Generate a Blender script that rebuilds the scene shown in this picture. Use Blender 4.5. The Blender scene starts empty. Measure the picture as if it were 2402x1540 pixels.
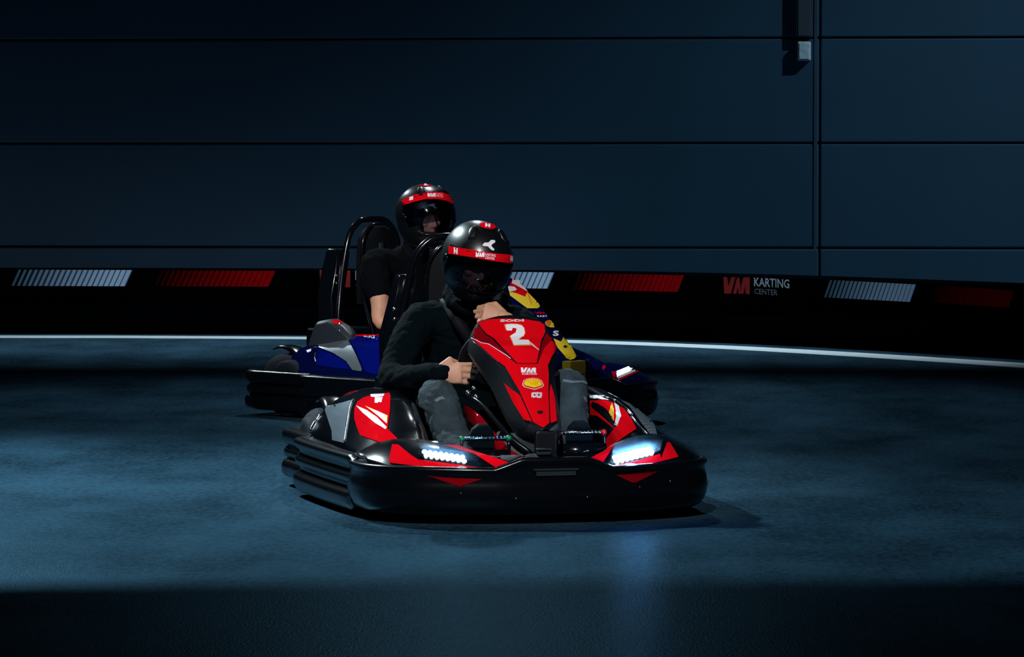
import bpy, bmesh, math, random
from mathutils import Vector, Matrix, noise
from mathutils.bvhtree import BVHTree
random.seed(7)
S = bpy.context.scene
COL = S.collection
V = Vector
R = math.radians

# ------------------------------------------------------------------ camera
FPX, CAMH, HORIZON = 9000.0, 1.35, 370.0          # 2402 x 1540 frame
PITCH = math.atan((770 - HORIZON) / FPX)
cam = bpy.data.cameras.new('camera'); cam.sensor_width = 36.0; cam.lens = FPX / 2402 * 36.0
cam.clip_end = 200
camo = bpy.data.objects.new('camera', cam); COL.objects.link(camo)
camo.location = (0, 0, CAMH); camo.rotation_euler = (math.pi / 2 - PITCH, 0, 0)
S.camera = camo
cam.dof.use_dof = False

# ------------------------------------------------------------------ colour management, world
S.view_settings.view_transform = 'Standard'
S.view_settings.look = 'None'
S.view_settings.gamma = 1.0
S.view_settings.use_curve_mapping = False
S.view_settings.exposure = 0.0
w = bpy.data.worlds.new('hall_air'); S.world = w; w.use_nodes = True
w.node_tree.nodes['Background'].inputs[0].default_value = (0.010, 0.035, 0.065, 1)
w.node_tree.nodes['Background'].inputs[1].default_value = 0.22

# ------------------------------------------------------------------ hall lamps and added fill lights
def look(o, target):
    d = V(target) - o.location
    o.rotation_euler = d.to_track_quat('-Z', 'Y').to_euler()
def spot(name, loc, target, watts, deg, blend, col=(0.80, 0.92, 1.0), size=0.12):
    l = bpy.data.lights.new(name, 'SPOT'); l.energy = watts; l.color = col
    l.spot_size = R(deg); l.spot_blend = blend; l.shadow_soft_size = size
    o = bpy.data.objects.new(name, l); COL.objects.link(o); o.location = loc; look(o, target)
    return o
def area(name, loc, target, watts, sx, sy, col=(0.80, 0.92, 1.0), spread=180):
    l = bpy.data.lights.new(name, 'AREA'); l.energy = watts; l.color = col
    l.shape = 'RECTANGLE'; l.size = sx; l.size_y = sy; l.spread = R(spread)
    o = bpy.data.objects.new(name, l); COL.objects.link(o); o.location = loc; look(o, target)
    return o
LAMPS = [
    spot('track_backlight', (-3.9, 19.4, 5.2), (-3.1, 12.2, 0), 3600, 104, 1.0, (0.72, 0.92, 1.0), 0.14),
    spot('track_backlight', (-0.2, 22.8, 5.6), (-0.3, 19.3, 0), 560, 104, 1.0, (0.80, 0.93, 1.0), 0.10),
    spot('track_backlight', (-4.0, 25.6, 4.6), (-0.4, 19.8, 0.4), 420, 26, 0.8, (0.80, 0.94, 1.0), 0.06),  # backlight added for the rim highlights on the blue kart
    spot('kart_fill', (-2.6, 13.4, 3.6), (-0.45, 19.7, 0.65), 1700, 19, 0.8, (1.0, 0.96, 0.95), 0.06),  # added fill that brightens the blue kart and its driver
    spot('kart_fill', (-0.5, 8.4, 5.2), (-0.05, 15.05, 0.55), 2050, 20, 0.7, (1.0, 0.97, 0.97), 0.06),  # added front fill, narrow so it brightens the red kart and not the floor
    spot('wall_lamp', (9.0, 25.0, 9.0), (2.9, 31.8, -1.0), 2150, 50, 1.0, (0.75, 0.92, 1.0), 0.12),
    area('wall_foot_fill', (-3.2, 30.7, 0.22), (-3.2, 32.3, 1.0), 6.0, 7.0, 0.06, (0.85, 0.90, 1.0), 150),  # added unseen strip that brightens the foot of the wall
    area('line_fill_strip', (0.8, 27.0, 5.5), (0.8, 27.8, 0), 135, 12.0, 0.2, (0.85, 0.94, 1.0), 70),  # added unseen strip that brightens the painted line and barrier
]

# ------------------------------------------------------------------ materials
MATS = {}
def mat(name, col, rough=0.5, metal=0.0, coat=0.0, spec=0.5, bump=0.0, bscale=200.0, emit=None, estr=0.0, var=0.0, vscale=4.0, alpha=1.0, coat_rough=0.05):
    if name in MATS: return MATS[name]
    m = bpy.data.materials.new(name); m.use_nodes = True
    nt = m.node_tree; b = nt.nodes['Principled BSDF']
    b.inputs['Base Color'].default_value = (*col, 1); b.inputs['Roughness'].default_value = rough
    b.inputs['Metallic'].default_value = metal; b.inputs['Coat Weight'].default_value = coat
    b.inputs['Coat Roughness'].default_value = coat_rough
    b.inputs['Specular IOR Level'].default_value = spec; b.inputs['Alpha'].default_value = alpha
    tc = nt.nodes.new('ShaderNodeTexCoord')
    if bump:
        n = nt.nodes.new('ShaderNodeTexNoise'); n.inputs['Scale'].default_value = bscale; n.inputs['Detail'].default_value = 4
        bp = nt.nodes.new('ShaderNodeBump'); bp.inputs['Strength'].default_value = bump; bp.inputs['Distance'].default_value = 0.01
        nt.links.new(tc.outputs['Object'], n.inputs['Vector']); nt.links.new(n.outputs['Fac'], bp.inputs['Height'])
        nt.links.new(bp.outputs['Normal'], b.inputs['Normal'])
    n = nt.nodes.new('ShaderNodeTexNoise'); n.inputs['Scale'].default_value = vscale; n.inputs['Detail'].default_value = 6
    cr = nt.nodes.new('ShaderNodeMapRange'); cr.inputs['To Min'].default_value = 1 - var; cr.inputs['To Max'].default_value = 1 + var
    cr.inputs['From Min'].default_value = 0.3; cr.inputs['From Max'].default_value = 0.7
    mx = nt.nodes.new('ShaderNodeVectorMath'); mx.operation = 'SCALE'; mx.inputs[0].default_value = col
    nt.links.new(tc.outputs['Object'], n.inputs['Vector']); nt.links.new(n.outputs['Fac'], cr.inputs['Value'])
    nt.links.new(cr.outputs['Result'], mx.inputs['Scale']); nt.links.new(mx.outputs['Vector'], b.inputs['Base Color'])
    if emit:
        b.inputs['Emission Color'].default_value = (*emit, 1); b.inputs['Emission Strength'].default_value = estr
    MATS[name] = m; return m

BLACK = mat('black_plastic', (0.0015, 0.0025, 0.004), 0.22, spec=0.38, bump=0.03, bscale=300)
MATTE = mat('matte_black', (0.002, 0.003, 0.005), 0.7, spec=0.15)
GLOSS = mat('gloss_black', (0.002, 0.003, 0.005), 0.16, spec=0.3, coat=0.5)
RUBBER = mat('tyre_rubber', (0.008, 0.013, 0.020), 0.7, spec=0.08, bump=0.3, bscale=120)
RED = mat('red_gloss', (0.68, 0.002, 0.008), 0.45, spec=0.0, coat=0.35, coat_rough=0.06)
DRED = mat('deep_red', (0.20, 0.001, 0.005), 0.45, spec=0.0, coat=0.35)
NAVY = mat('navy_gloss', (0.001, 0.003, 0.040), 0.40, spec=0.0, coat=0.4)
BLUE = mat('blue_gloss', (0.001, 0.005, 0.15), 0.40, spec=0.0, coat=0.5)
WHITE = mat('white_vinyl', (0.80, 0.80, 0.86), 0.4)
YELLOW = mat('yellow_vinyl', (0.85, 0.60, 0.01), 0.35)
ORANGE = mat('orange_vinyl', (0.80, 0.13, 0.01), 0.4)
PINK = mat('pale_pink_vinyl', (0.75, 0.50, 0.55), 0.4)
CHROME = mat('brushed_steel', (0.55, 0.62, 0.70), 0.22, metal=1.0)
DGREY = mat('dark_grey_plastic', (0.015, 0.024, 0.032), 0.5, spec=0.2)
SKIN = mat('skin', (0.56, 0.29, 0.19), 0.55, var=0.10, vscale=14, bump=0.08, bscale=90)
SWEAT = mat('black_cotton', (0.0012, 0.0042, 0.0062), 0.9, spec=0.04, bump=0.5, bscale=45, var=0.2)
TEE = mat('black_jersey', (0.002, 0.003, 0.0045), 0.9, spec=0.05, bump=0.3, bscale=45)
DENIM = mat('grey_denim', (0.030, 0.050, 0.062), 0.85, spec=0.2, bump=0.6, bscale=160, var=0.35, vscale=16)
DENIMB = mat('dark_blue_denim', (0.040, 0.075, 0.105), 0.85, spec=0.2, bump=0.6, bscale=160, var=0.5, vscale=12)
FRAY = mat('frayed_denim', (0.12, 0.18, 0.23), 0.9, bump=0.6, bscale=200)
SHOE = mat('black_shoe', (0.003, 0.007, 0.011), 0.7, spec=0.08, bump=0.2, bscale=60)
HELM = mat('satin_black_helmet', (0.0025, 0.004, 0.005), 0.34, coat=0.25, coat_rough=0.25)
LED = mat('led_white', (1, 1, 1), 0.4, emit=(0.78, 0.90, 1.0), estr=14)
LEDB = mat('led_white_bright', (1, 1, 1), 0.4, emit=(0.70, 0.85, 1.0), estr=45)
BLUELED = mat('blue_indicator', (0.1, 0.2, 0.8), 0.3, emit=(0.15, 0.35, 1.0), estr=1.2)
TRUNK = mat('grey_trunking', (0.030, 0.055, 0.085), 0.5)
SOCK = mat('pale_grey_box', (0.42, 0.60, 0.72), 0.55, var=0.25, vscale=30)
REDDIM = mat('barrier_red', (0.28, 0.002, 0.004), 0.6)
WHITEP = mat('barrier_white', (0.35, 0.42, 0.50), 0.6)
PEDALB = mat('blue_anodised', (0.25, 0.45, 0.80), 0.25, metal=1.0)

def carbon():
    m = mat('carbon_weave', (0.20, 0.26, 0.30), 0.32, metal=0.55, coat=0.5)
    nt = m.node_tree; b = nt.nodes['Principled BSDF']
    tc = nt.nodes.new('ShaderNodeTexCoord'); ck = nt.nodes.new('ShaderNodeTexChecker'); ck.inputs['Scale'].default_value = 170
    ck.inputs['Color1'].default_value = (0.30, 0.38, 0.44, 1); ck.inputs['Color2'].default_value = (0.05, 0.075, 0.10, 1)
    mp = nt.nodes.new('ShaderNodeMapping'); mp.inputs['Rotation'].default_value = (0.6, 0.4, 0.8)
    nt.links.new(tc.outputs['Object'], mp.inputs['Vector']); nt.links.new(mp.outputs['Vector'], ck.inputs['Vector'])
    nt.links.new(ck.outputs['Color'], b.inputs['Base Color'])
    return m
CARBON = carbon()

def glass_visor():
    m = bpy.data.materials.new('smoked_visor'); m.use_nodes = True; nt = m.node_tree
    nt.nodes.clear(); o = nt.nodes.new('ShaderNodeOutputMaterial')
    t = nt.nodes.new('ShaderNodeBsdfTransparent'); t.inputs[0].default_value = (0.20, 0.20, 0.28, 1)
    g = nt.nodes.new('ShaderNodeBsdfGlossy'); g.inputs['Roughness'].default_value = 0.06; g.inputs['Color'].default_value = (0.8, 0.9, 1, 1)
    f = nt.nodes.new('ShaderNodeFresnel'); f.inputs['IOR'].default_value = 1.45
    mx = nt.nodes.new('ShaderNodeMixShader')
    nt.links.new(f.outputs[0], mx.inputs[0]); nt.links.new(t.outputs[0], mx.inputs[1]); nt.links.new(g.outputs[0], mx.inputs[2])
    nt.links.new(mx.outputs[0], o.inputs[0]); return m
VISOR = glass_visor()

# ------------------------------------------------------------------ object helpers
def link(name, me, m=None, parent=None, smooth=True):
    o = bpy.data.objects.new(name, me); COL.objects.link(o)
    if m is not None and not me.materials: me.materials.append(m)
    if parent is not None: o.parent = parent
    if smooth:
        for p in me.polygons: p.use_smooth = True
    return o
def obj(name, bm, m=None, parent=None, smooth=True, auto=None):
    bmesh.ops.recalc_face_normals(bm, faces=bm.faces)
    me = bpy.data.meshes.new(name); bm.to_mesh(me); bm.free()
    o = link(name, me, m, parent, smooth)
    if auto is not None and smooth:
        me.set_sharp_from_angle(angle=R(auto))
    return o
def thing(name, label, cat, loc=(0, 0, 0), rz=0.0, group=None):
    o = bpy.data.objects.new(name, None); o.empty_display_size = 0.2; COL.objects.link(o)
    o.location = loc; o.rotation_euler = (0, 0, rz); o['label'] = label; o['category'] = cat
    if group: o['group'] = group
    return o
def tag(o, label, cat, group=None):
    o['label'] = label; o['category'] = cat
    if group: o['group'] = group
    return o
def bevel(o, wdt=0.004, seg=2, ang=35):
    b = o.modifiers.new('bevel', 'BEVEL'); b.width = wdt; b.segments = seg; b.limit_method = 'ANGLE'; b.angle_limit = R(ang); return o
def solid(o, t, off=-1):
    b = o.modifiers.new('solid', 'SOLIDIFY'); b.thickness = t; b.offset = off; return o
def subs(o, n=1):
    b = o.modifiers.new('sub', 'SUBSURF'); b.levels = n; b.render_levels = n; return o
def box(bm, c, s, rot=None):
    r = bmesh.ops.create_cube(bm, size=1.0)
    M = Matrix.Translation(V(c)) @ (rot.to_4x4() if rot is not None else Matrix.Identity(4)) @ Matrix.Diagonal((*s, 1))
    bmesh.ops.transform(bm, matrix=M, verts=r['verts']); return r['verts']
def ellipsoid(bm, c, s, rot=None, seg=20):
    r = bmesh.ops.create_uvsphere(bm, u_segments=seg, v_segments=seg // 2 + 2, radius=1.0)
    M = Matrix.Translation(V(c)) @ (rot.to_4x4() if rot is not None else Matrix.Identity(4)) @ Matrix.Diagonal((*s, 1))
    bmesh.ops.transform(bm, matrix=M, verts=r['verts']); return r['verts']
def grid(bm, rows, closed=False, cap=False):
    vs = [[bm.verts.new(p) for p in r] for r in rows]
    n = len(rows[0])
    for i in range(len(rows) - 1):
        for j in range(n if closed else n - 1):
            k = (j + 1) % n
            try: bm.faces.new((vs[i][j], vs[i][k], vs[i + 1][k], vs[i + 1][j]))
            except ValueError: pass
    if cap:
        bm.faces.new(list(reversed(vs[0]))); bm.faces.new(vs[-1])
    return vs
def catmull(pts, n=8):
    P = [V(p) for p in pts]; P = [P[0] * 2 - P[1]] + P + [P[-1] * 2 - P[-2]]; out = []
    for i in range(1, len(P) - 2):
        a, b, c, d = P[i - 1], P[i], P[i + 1], P[i + 2]
        for k in range(n):
            t = k / n
            out.append(0.5 * ((2 * b) + (c - a) * t + (2 * a - 5 * b + 4 * c - d) * t * t + (3 * b - a - 3 * c + d) * t ** 3))
    out.append(P[-2].copy()); return out
def tube(bm, pts, rad, seg=12, smooth=0, cap=True):
    P = catmull(pts, smooth) if smooth else [V(p) for p in pts]
    n = len(P); rads = rad if isinstance(rad, (list, tuple)) else [rad] * n
    if len(rads) != n:
        rr = []
        for i in range(n):
            f = i / (n - 1) * (len(rads) - 1); k = min(int(f), len(rads) - 2); rr.append(rads[k] * (1 - f + k) + rads[k + 1] * (f - k))
        rads = rr
    up = V((0, 0, 1)); rows = []
    t0 = (P[1] - P[0]).normalized()
    if abs(t0.dot(up)) > 0.95: up = V((1, 0, 0))
    a = t0.cross(up).normalized()
    for i in range(n):
        t = (P[min(i + 1, n - 1)] - P[max(i - 1, 0)]).normalized()
        a = (a - t * a.dot(t)).normalized(); b = t.cross(a)
        rows.append([P[i] + (a * math.cos(2 * math.pi * k / seg) + b * math.sin(2 * math.pi * k / seg)) * rads[i] for k in range(seg)])
    grid(bm, rows, True, cap)
def lerp_table(tab, x):
    if x <= tab[0][0]: return tab[0][1]
    for (a, fa), (b, fb) in zip(tab, tab[1:]):
        if x <= b:
            t = (x - a) / (b - a); t = t * t * (3 - 2 * t) * 0.5 + t * 0.5
            return fa + (fb - fa) * t
    return tab[-1][1]

# ------------------------------------------------------------------ graphics applied to a surface
# A graphic is drawn as a 2D outline in photo coordinates and laid onto the real surface it belongs to.
FW = V((0, math.cos(PITCH), -math.sin(PITCH))); UPV = V((0, math.sin(PITCH), math.cos(PITCH))); RT = V((1, 0, 0))
CAM = V((0, 0, CAMH))
def pray(px, py):
    return (FW + RT * ((px - 1201) / FPX) - UPV * ((py - 770) / FPX)).normalized()
def bvh_of(*objs):
    vs, fs = [], []
    bpy.context.view_layer.update()
    dg = bpy.context.evaluated_depsgraph_get()
    for o in objs:
        e = o.evaluated_get(dg); me = e.to_mesh(); k = len(vs)
        mw = o.matrix_world
        vs += [mw @ v.co for v in me.vertices]; fs += [[i + k for i in p.vertices] for p in me.polygons]
        e.to_mesh_clear()
    return BVHTree.FromPolygons(vs, fs)
def decal_bm(bm, bvh, step, off, inv, maxjump=0.05, raycast=None):
    xs = [v.co.x for v in bm.verts]; ys = [v.co.y for v in bm.verts]
    for ax, lo, hi in ((0, min(xs), max(xs)), (1, min(ys), max(ys))):
        c = lo + step
        while c < hi:
            co = V((c, 0, 0)) if ax == 0 else V((0, c, 0)); no = V((1, 0, 0)) if ax == 0 else V((0, 1, 0))
            bmesh.ops.bisect_plane(bm, geom=bm.verts[:] + bm.edges[:] + bm.faces[:], plane_co=co, plane_no=no); c += step
    bmesh.ops.triangulate(bm, faces=bm.faces)
    dead = []
    for v in bm.verts:
        d = pray(v.co.x, v.co.y); h = bvh.ray_cast(CAM, d)
        if h[0] is None: dead.append(v); continue
        n = h[1]
        if n.dot(d) > 0: n = -n
        v.co = inv @ (h[0] + n * off)
    bmesh.ops.delete(bm, geom=dead, context='VERTS')
    bad = [f for f in bm.faces if max(e.calc_length() for e in f.edges) > maxjump]
    bmesh.ops.delete(bm, geom=bad, context='FACES')
    return bm
def decal(name, bvh, poly, m, parent, off=0.0015, step=4.0, label=None, maxjump=0.09):
    bm = bmesh.new()
    polys = poly if isinstance(poly[0][0], (list, tuple)) else [poly]
    for pl in polys:
        f = bm.faces.new([bm.verts.new((x, y, 0)) for x, y in pl])
    bpy.context.view_layer.update()
    decal_bm(bm, bvh, step, off, parent.matrix_world.inverted(), maxjump)
    if not bm.verts: print('EMPTY DECAL', name, poly[:2])
    # orient faces toward the viewer side of the surface
    o = link(name, bpy.data.meshes.new(name), None, parent, False)
    bm.normal_update(); inv = parent.matrix_world.inverted(); c = inv @ CAM
    flip = [f for f in bm.faces if f.normal.dot(c - f.calc_center_median()) < 0]
    bmesh.ops.reverse_faces(bm, faces=flip)
    bm.to_mesh(o.data); bm.free(); o.data.materials.append(m)
    for p in o.data.polygons: p.use_smooth = True
    if label: o['label'] = label
    return o
def text_decal(name, bvh, txt, p0, px, py, m, parent, off=0.002, bold=0.02, step=4.0):
    """p0 = top-left, px = top-right, py = bottom-left, photo coordinates"""
    cu = bpy.data.curves.new('t', 'FONT'); cu.body = txt; cu.offset = bold; cu.resolution_u = 2
    to = bpy.data.objects.new('t', cu); COL.objects.link(to); bpy.context.view_layer.update()
    me = bpy.data.meshes.new_from_object(to.evaluated_get(bpy.context.evaluated_depsgraph_get()))
    bm = bmesh.new(); bm.from_mesh(me); bpy.data.objects.remove(to); bpy.data.curves.remove(cu); bpy.data.meshes.remove(me)
    x0 = min(v.co.x for v in bm.verts); x1 = max(v.co.x for v in bm.verts); y0 = min(v.co.y for v in bm.verts); y1 = max(v.co.y for v in bm.verts)
    P0, PX, PY = V((*p0, 0)), V((*px, 0)), V((*py, 0))
    for v in bm.verts:
        a = (v.co.x - x0) / (x1 - x0); b = (y1 - v.co.y) / (y1 - y0)
        v.co = P0 + (PX - P0) * a + (PY - P0) * b
    decal_bm(bm, bvh, step, off, parent.matrix_world.inverted())
    bm.normal_update(); c = parent.matrix_world.inverted() @ CAM
    bmesh.ops.reverse_faces(bm, faces=[f for f in bm.faces if f.normal.dot(c - f.calc_center_median()) < 0])
    o = link(name, bpy.data.meshes.new(name), None, parent, False); bm.to_mesh(o.data); bm.free(); o.data.materials.append(m)
    return o
def bead(name, bvh, pts, rad, m, parent, off=0.002):
    P = []
    inv = parent.matrix_world.inverted()
    for a, b in zip(pts, pts[1:]):
        n = 6
        for k in range(n):
            x = a[0] + (b[0] - a[0]) * k / n; y = a[1] + (b[1] - a[1]) * k / n
            h = bvh.ray_cast(CAM, pray(x, y))
            if h[0] is not None:
                p = inv @ (h[0] + (h[1] if h[1].dot(pray(x, y)) < 0 else -h[1]) * off)
                if not P or (p - P[-1]).length < 0.12: P.append(p)
    if len(P) < 3: print('EMPTY BEAD', name); return None
    bm = bmesh.new(); tube(bm, P, rad, 8); return obj(name, bm, m, parent)
def ellipse_px(cx, cy, rx, ry, n=28, rot=0.0):
    c, s = math.cos(rot), math.sin(rot)
    return [(cx + rx * math.cos(t) * c - ry * math.sin(t) * s, cy + rx * math.cos(t) * s + ry * math.sin(t) * c) for t in [2 * math.pi * k / n for k in range(n)]]

# ================================================================== THE HALL
def asphalt():
    m = bpy.data.materials.new('asphalt'); m.use_nodes = True; nt = m.node_tree; nt.nodes.remove(nt.nodes['Principled BSDF']); out = nt.nodes['Material Output']; b = nt.nodes.new('ShaderNodeBsdfDiffuse'); gl = nt.nodes.new('ShaderNodeBsdfGlossy'); sh = nt.nodes.new('ShaderNodeAddShader')
    nt.links.new(b.outputs[0], sh.inputs[0]); nt.links.new(gl.outputs[0], sh.inputs[1]); nt.links.new(sh.outputs[0], out.inputs[0])
    gl.inputs['Color'].default_value = (0.012, 0.028, 0.040, 1); gl.inputs['Roughness'].default_value = 0.33
    tc = nt.nodes.new('ShaderNodeTexCoord')
    big = nt.nodes.new('ShaderNodeTexNoise'); big.inputs['Scale'].default_value = 1.6; big.inputs['Detail'].default_value = 8; big.inputs['Roughness'].default_value = 0.62
    fine = nt.nodes.new('ShaderNodeTexNoise'); fine.inputs['Scale'].default_value = 42; fine.inputs['Detail'].default_value = 6
    mp = nt.nodes.new('ShaderNodeMapping'); mp.inputs['Scale'].default_value = (1.0, 0.45, 1.0)
    nt.links.new(tc.outputs['Object'], mp.inputs['Vector']); nt.links.new(mp.outputs['Vector'], big.inputs['Vector']); nt.links.new(mp.outputs['Vector'], fine.inputs['Vector'])
    ad = nt.nodes.new('ShaderNodeMath'); ad.operation = 'MULTIPLY_ADD'; ad.inputs[1].default_value = 0.55
    nt.links.new(fine.outputs['Fac'], ad.inputs[0]); nt.links.new(big.outputs['Fac'], ad.inputs[2])
    cr = nt.nodes.new('ShaderNodeValToRGB')
    cr.color_ramp.elements[0].position = 0.58; cr.color_ramp.elements[0].color = (0.0055, 0.015, 0.024, 1)
    cr.color_ramp.elements[1].position = 0.95; cr.color_ramp.elements[1].color = (0.026, 0.069, 0.110, 1)
    nt.links.new(ad.outputs[0], cr.inputs[0]); nt.links.new(cr.outputs['Color'], b.inputs['Color'])
    bp = nt.nodes.new('ShaderNodeBump'); bp.inputs['Strength'].default_value = 0.35; bp.inputs['Distance'].default_value = 0.006
    n2 = nt.nodes.new('ShaderNodeTexNoise'); n2.inputs['Scale'].default_value = 110; n2.inputs['Detail'].default_value = 3
    nt.links.new(tc.outputs['Object'], n2.inputs['Vector']); nt.links.new(n2.outputs['Fac'], bp.inputs['Height']); nt.links.new(bp.outputs['Normal'], b.inputs['Normal']); nt.links.new(bp.outputs['Normal'], gl.inputs['Normal'])
    return m
ASPHALT = asphalt()
bm = bmesh.new()
box(bm, (0, 17, -0.05), (30, 50, 0.1))
fl = obj('floor', bm, ASPHALT, None, False); fl['kind'] = 'structure'

# barrier and edge line follow one curve (x, y) of the track edge
def px_of(x, y, z=0.0):
    v = V((x, y, z)) - CAM; d = v.dot(FW); return 1201 + FPX * v.dot(RT) / d, 770 - FPX * v.dot(UPV) / d
def edge_from_pixels(rows):
    out = []
    for px, py in rows:
        d = pray(px, py); t = -CAMH / d.z; p = CAM + d * t; out.append((p.x, p.y))
    return out
LINE_C = edge_from_pixels([(0, 790.0), (300, 790.6), (750, 793.4), (1050, 797.0), (1356, 802.0), (1675, 814.0), (1917, 827.0), (2159, 842.0), (2402, 858.0)])
a, b_ = V(LINE_C[0]), V(LINE_C[1]); dl = (a - b_).normalized()
pre = [tuple(a + dl * 8 + V((0, 0.35))), tuple(a + dl * 3 + V((0, 0.1)))]
z0, z1 = V(LINE_C[-2]), V(LINE_C[-1]); dr = (z1 - z0).normalized()
post = []
p = z1.copy(); ang = math.atan2(dr.y, dr.x)
for k in range(7):
    ang -= 0.045; p = p + V((math.cos(ang), math.sin(ang))) * 1.2; post.append(tuple(p))
LINE_PTS = [V((x, y, 0)) for x, y in pre + LINE_C + post]
PATH = catmull(LINE_PTS, 10)
def offset_path(P, d, z=0.0):
    out = []
    for i, p in enumerate(P):
        t = (P[min(i + 1, len(P) - 1)] - P[max(i - 1, 0)]).normalized(); n = V((-t.y, t.x, 0))
        out.append(V((p.x + n.x * d, p.y + n.y * d, z)))
    return out
# painted line
bm = bmesh.new()
L0 = offset_path(PATH, -0.19, 0.004); L1 = offset_path(PATH, 0.19, 0.004)
grid(bm, [L0, L1])
LINEM = mat('line_paint', (0.62, 0.80, 0.88), 0.55, var=0.10, vscale=2.0)
ln = obj('trim_1', bm, LINEM, None, False); ln['kind'] = 'structure'; solid(ln, 0.003)

# barrier : swept profile behind the line
BM0 = 0.50      # face distance behind the line centre
prof = [(BM0 + 0.02, 0.0), (BM0, 0.03), (BM0 + 0.005, 0.20), (BM0 + 0.02, 0.22), (BM0 + 0.02, 0.235), (BM0 + 0.008, 0.25), (BM0 + 0.008, 0.488), (BM0 + 0.015, 0.496), (BM0 + 0.04, 0.50), (BM0 + 0.30, 0.50), (BM0 + 0.34, 0.47), (BM0 + 0.36, 0.0)]
BARM = mat('barrier_black', (0.0008, 0.0011, 0.0018), 0.9, spec=0.0)
bar = thing('crash_barrier', 'long black curved track barrier behind the karts, printed with red and white slanted stripes', 'barrier', (0, 29, 0))
bm = bmesh.new(); cols = [offset_path(PATH, d, z) for d, z in prof]
rows = [[cols[j][i] - V((0, 29, 0)) for j in range(len(prof))] for i in range(len(PATH))]
grid(bm, rows, True, True)
barbody = obj('barrier_body', bm, BARM, bar, True, 40)
barb = bvh_of(barbody)
def hatch(name, xa, xb, n, ya, yb, h, slant, colA, colB, gapcol, wa, wb, label):
    """n slanted stripes from xa to xb, printed; colour fades in from left to right"""
    bm = bmesh.new(); lay = bm.loops.layers.float_color.new('print')
    def par(x, wd, col, lift):
        yt = ya + (yb - ya) * (x - xa) / (xb - xa)
        vs = [bm.verts.new((x + slant, yt, 0)), bm.verts.new((x + wd + slant, yt, 0)), bm.verts.new((x + wd, yt + h, 0)), bm.verts.new((x, yt + h, 0))]
        f = bm.faces.new(vs)
        for l in f.loops: l[lay] = (*col, 1)
        return vs
    pitch = (xb - xa) / n
    for k in range(n):
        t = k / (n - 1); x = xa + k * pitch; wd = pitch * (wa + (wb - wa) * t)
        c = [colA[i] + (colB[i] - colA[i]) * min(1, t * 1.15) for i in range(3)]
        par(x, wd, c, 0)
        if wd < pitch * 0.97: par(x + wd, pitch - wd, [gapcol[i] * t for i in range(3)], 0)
    inv = bar.matrix_world.inverted()
    dead = []
    for v in bm.verts:
        h_ = barb.ray_cast(CAM, pray(v.co.x, v.co.y)); v.co = inv @ (h_[0] - pray(v.co.x, v.co.y) * 0.01) if h_[0] is not None else v.co
    o = link(name, bpy.data.meshes.new(name), None, bar, False); bm.to_mesh(o.data); bm.free(); o.data.materials.append(PRINT); o['label'] = label
def print_mat():
    m = bpy.data.materials.new('barrier_print'); m.use_nodes = True; nt = m.node_tree; b = nt.nodes['Principled BSDF']
    at = nt.nodes.new('ShaderNodeAttribute'); at.attribute_name = 'print'; nt.links.new(at.outputs['Color'], b.inputs['Base Color']); b.inputs['Roughness'].default_value = 0.6
    b.inputs['Specular IOR Level'].default_value = 0.0
    return m
PRINT = print_mat()
bpy.context.view_layer.update()
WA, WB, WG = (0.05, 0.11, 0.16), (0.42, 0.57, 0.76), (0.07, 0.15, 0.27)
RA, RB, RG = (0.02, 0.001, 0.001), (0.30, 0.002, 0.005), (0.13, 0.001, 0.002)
hatch('stripe_print', 27, 294, 21, 632, 633, 38, 17, WA, WB, WG, 0.50, 0.80, 'pale grey slanted stripes')
hatch('stripe_print', 362, 630, 21, 634, 635, 37, 17, RA, RB, RG, 0.50, 0.85, 'red slanted stripes')
hatch('stripe_print', 1040, 1285, 20, 636, 638.5, 38, 16, WA, WB, WG, 0.50, 0.80, 'pale grey slanted stripes')
hatch('stripe_print', 1345, 1590, 21, 640, 645.5, 39, 15, RA, RB, RG, 0.60, 0.90, 'red slanted stripes')
hatch('stripe_print', 1933, 2135, 21, 656, 667, 41, 14, WA, WB, WG, 0.62, 0.88, 'pale grey slanted stripes')
hatch('stripe_print', 2185, 2366, 12, 669, 682, 40, 13, (0.03, 0.001, 0.001), (0.20, 0.001, 0.001), RG, 1.0, 1.0, 'dark red slanted block')
def vm_logo(bvh, x, y, wd, h, m, parent, sk=0.0, name='logo_print'):
    """blocky slanted V M letters"""
    def T(u, v): return (x + u * wd + sk * (u) * wd, y + v * h + u * wd * 0.02)
    Vp = [T(0.0, 0), T(0.14, 0), T(0.20, 0.55), T(0.30, 0), T(0.46, 0), T(0.28, 1), T(0.03, 1)]
    M1 = [T(0.36, 1), T(0.52, 0.05), T(0.60, 0), T(0.64, 0.45), T(0.66, 1), T(0.57, 1), T(0.55, 0.6), T(0.49, 1)]
    M2 = [T(0.66, 0.9), T(0.68, 0.45), T(0.76, 0), T(1.0, 0), T(1.0, 1), T(0.84, 1), T(0.82, 0.5), T(0.76, 1), T(0.68, 1)]
    return decal(name, bvh, [Vp, M1, M2], m, parent, 0.006, 8.0)
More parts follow.
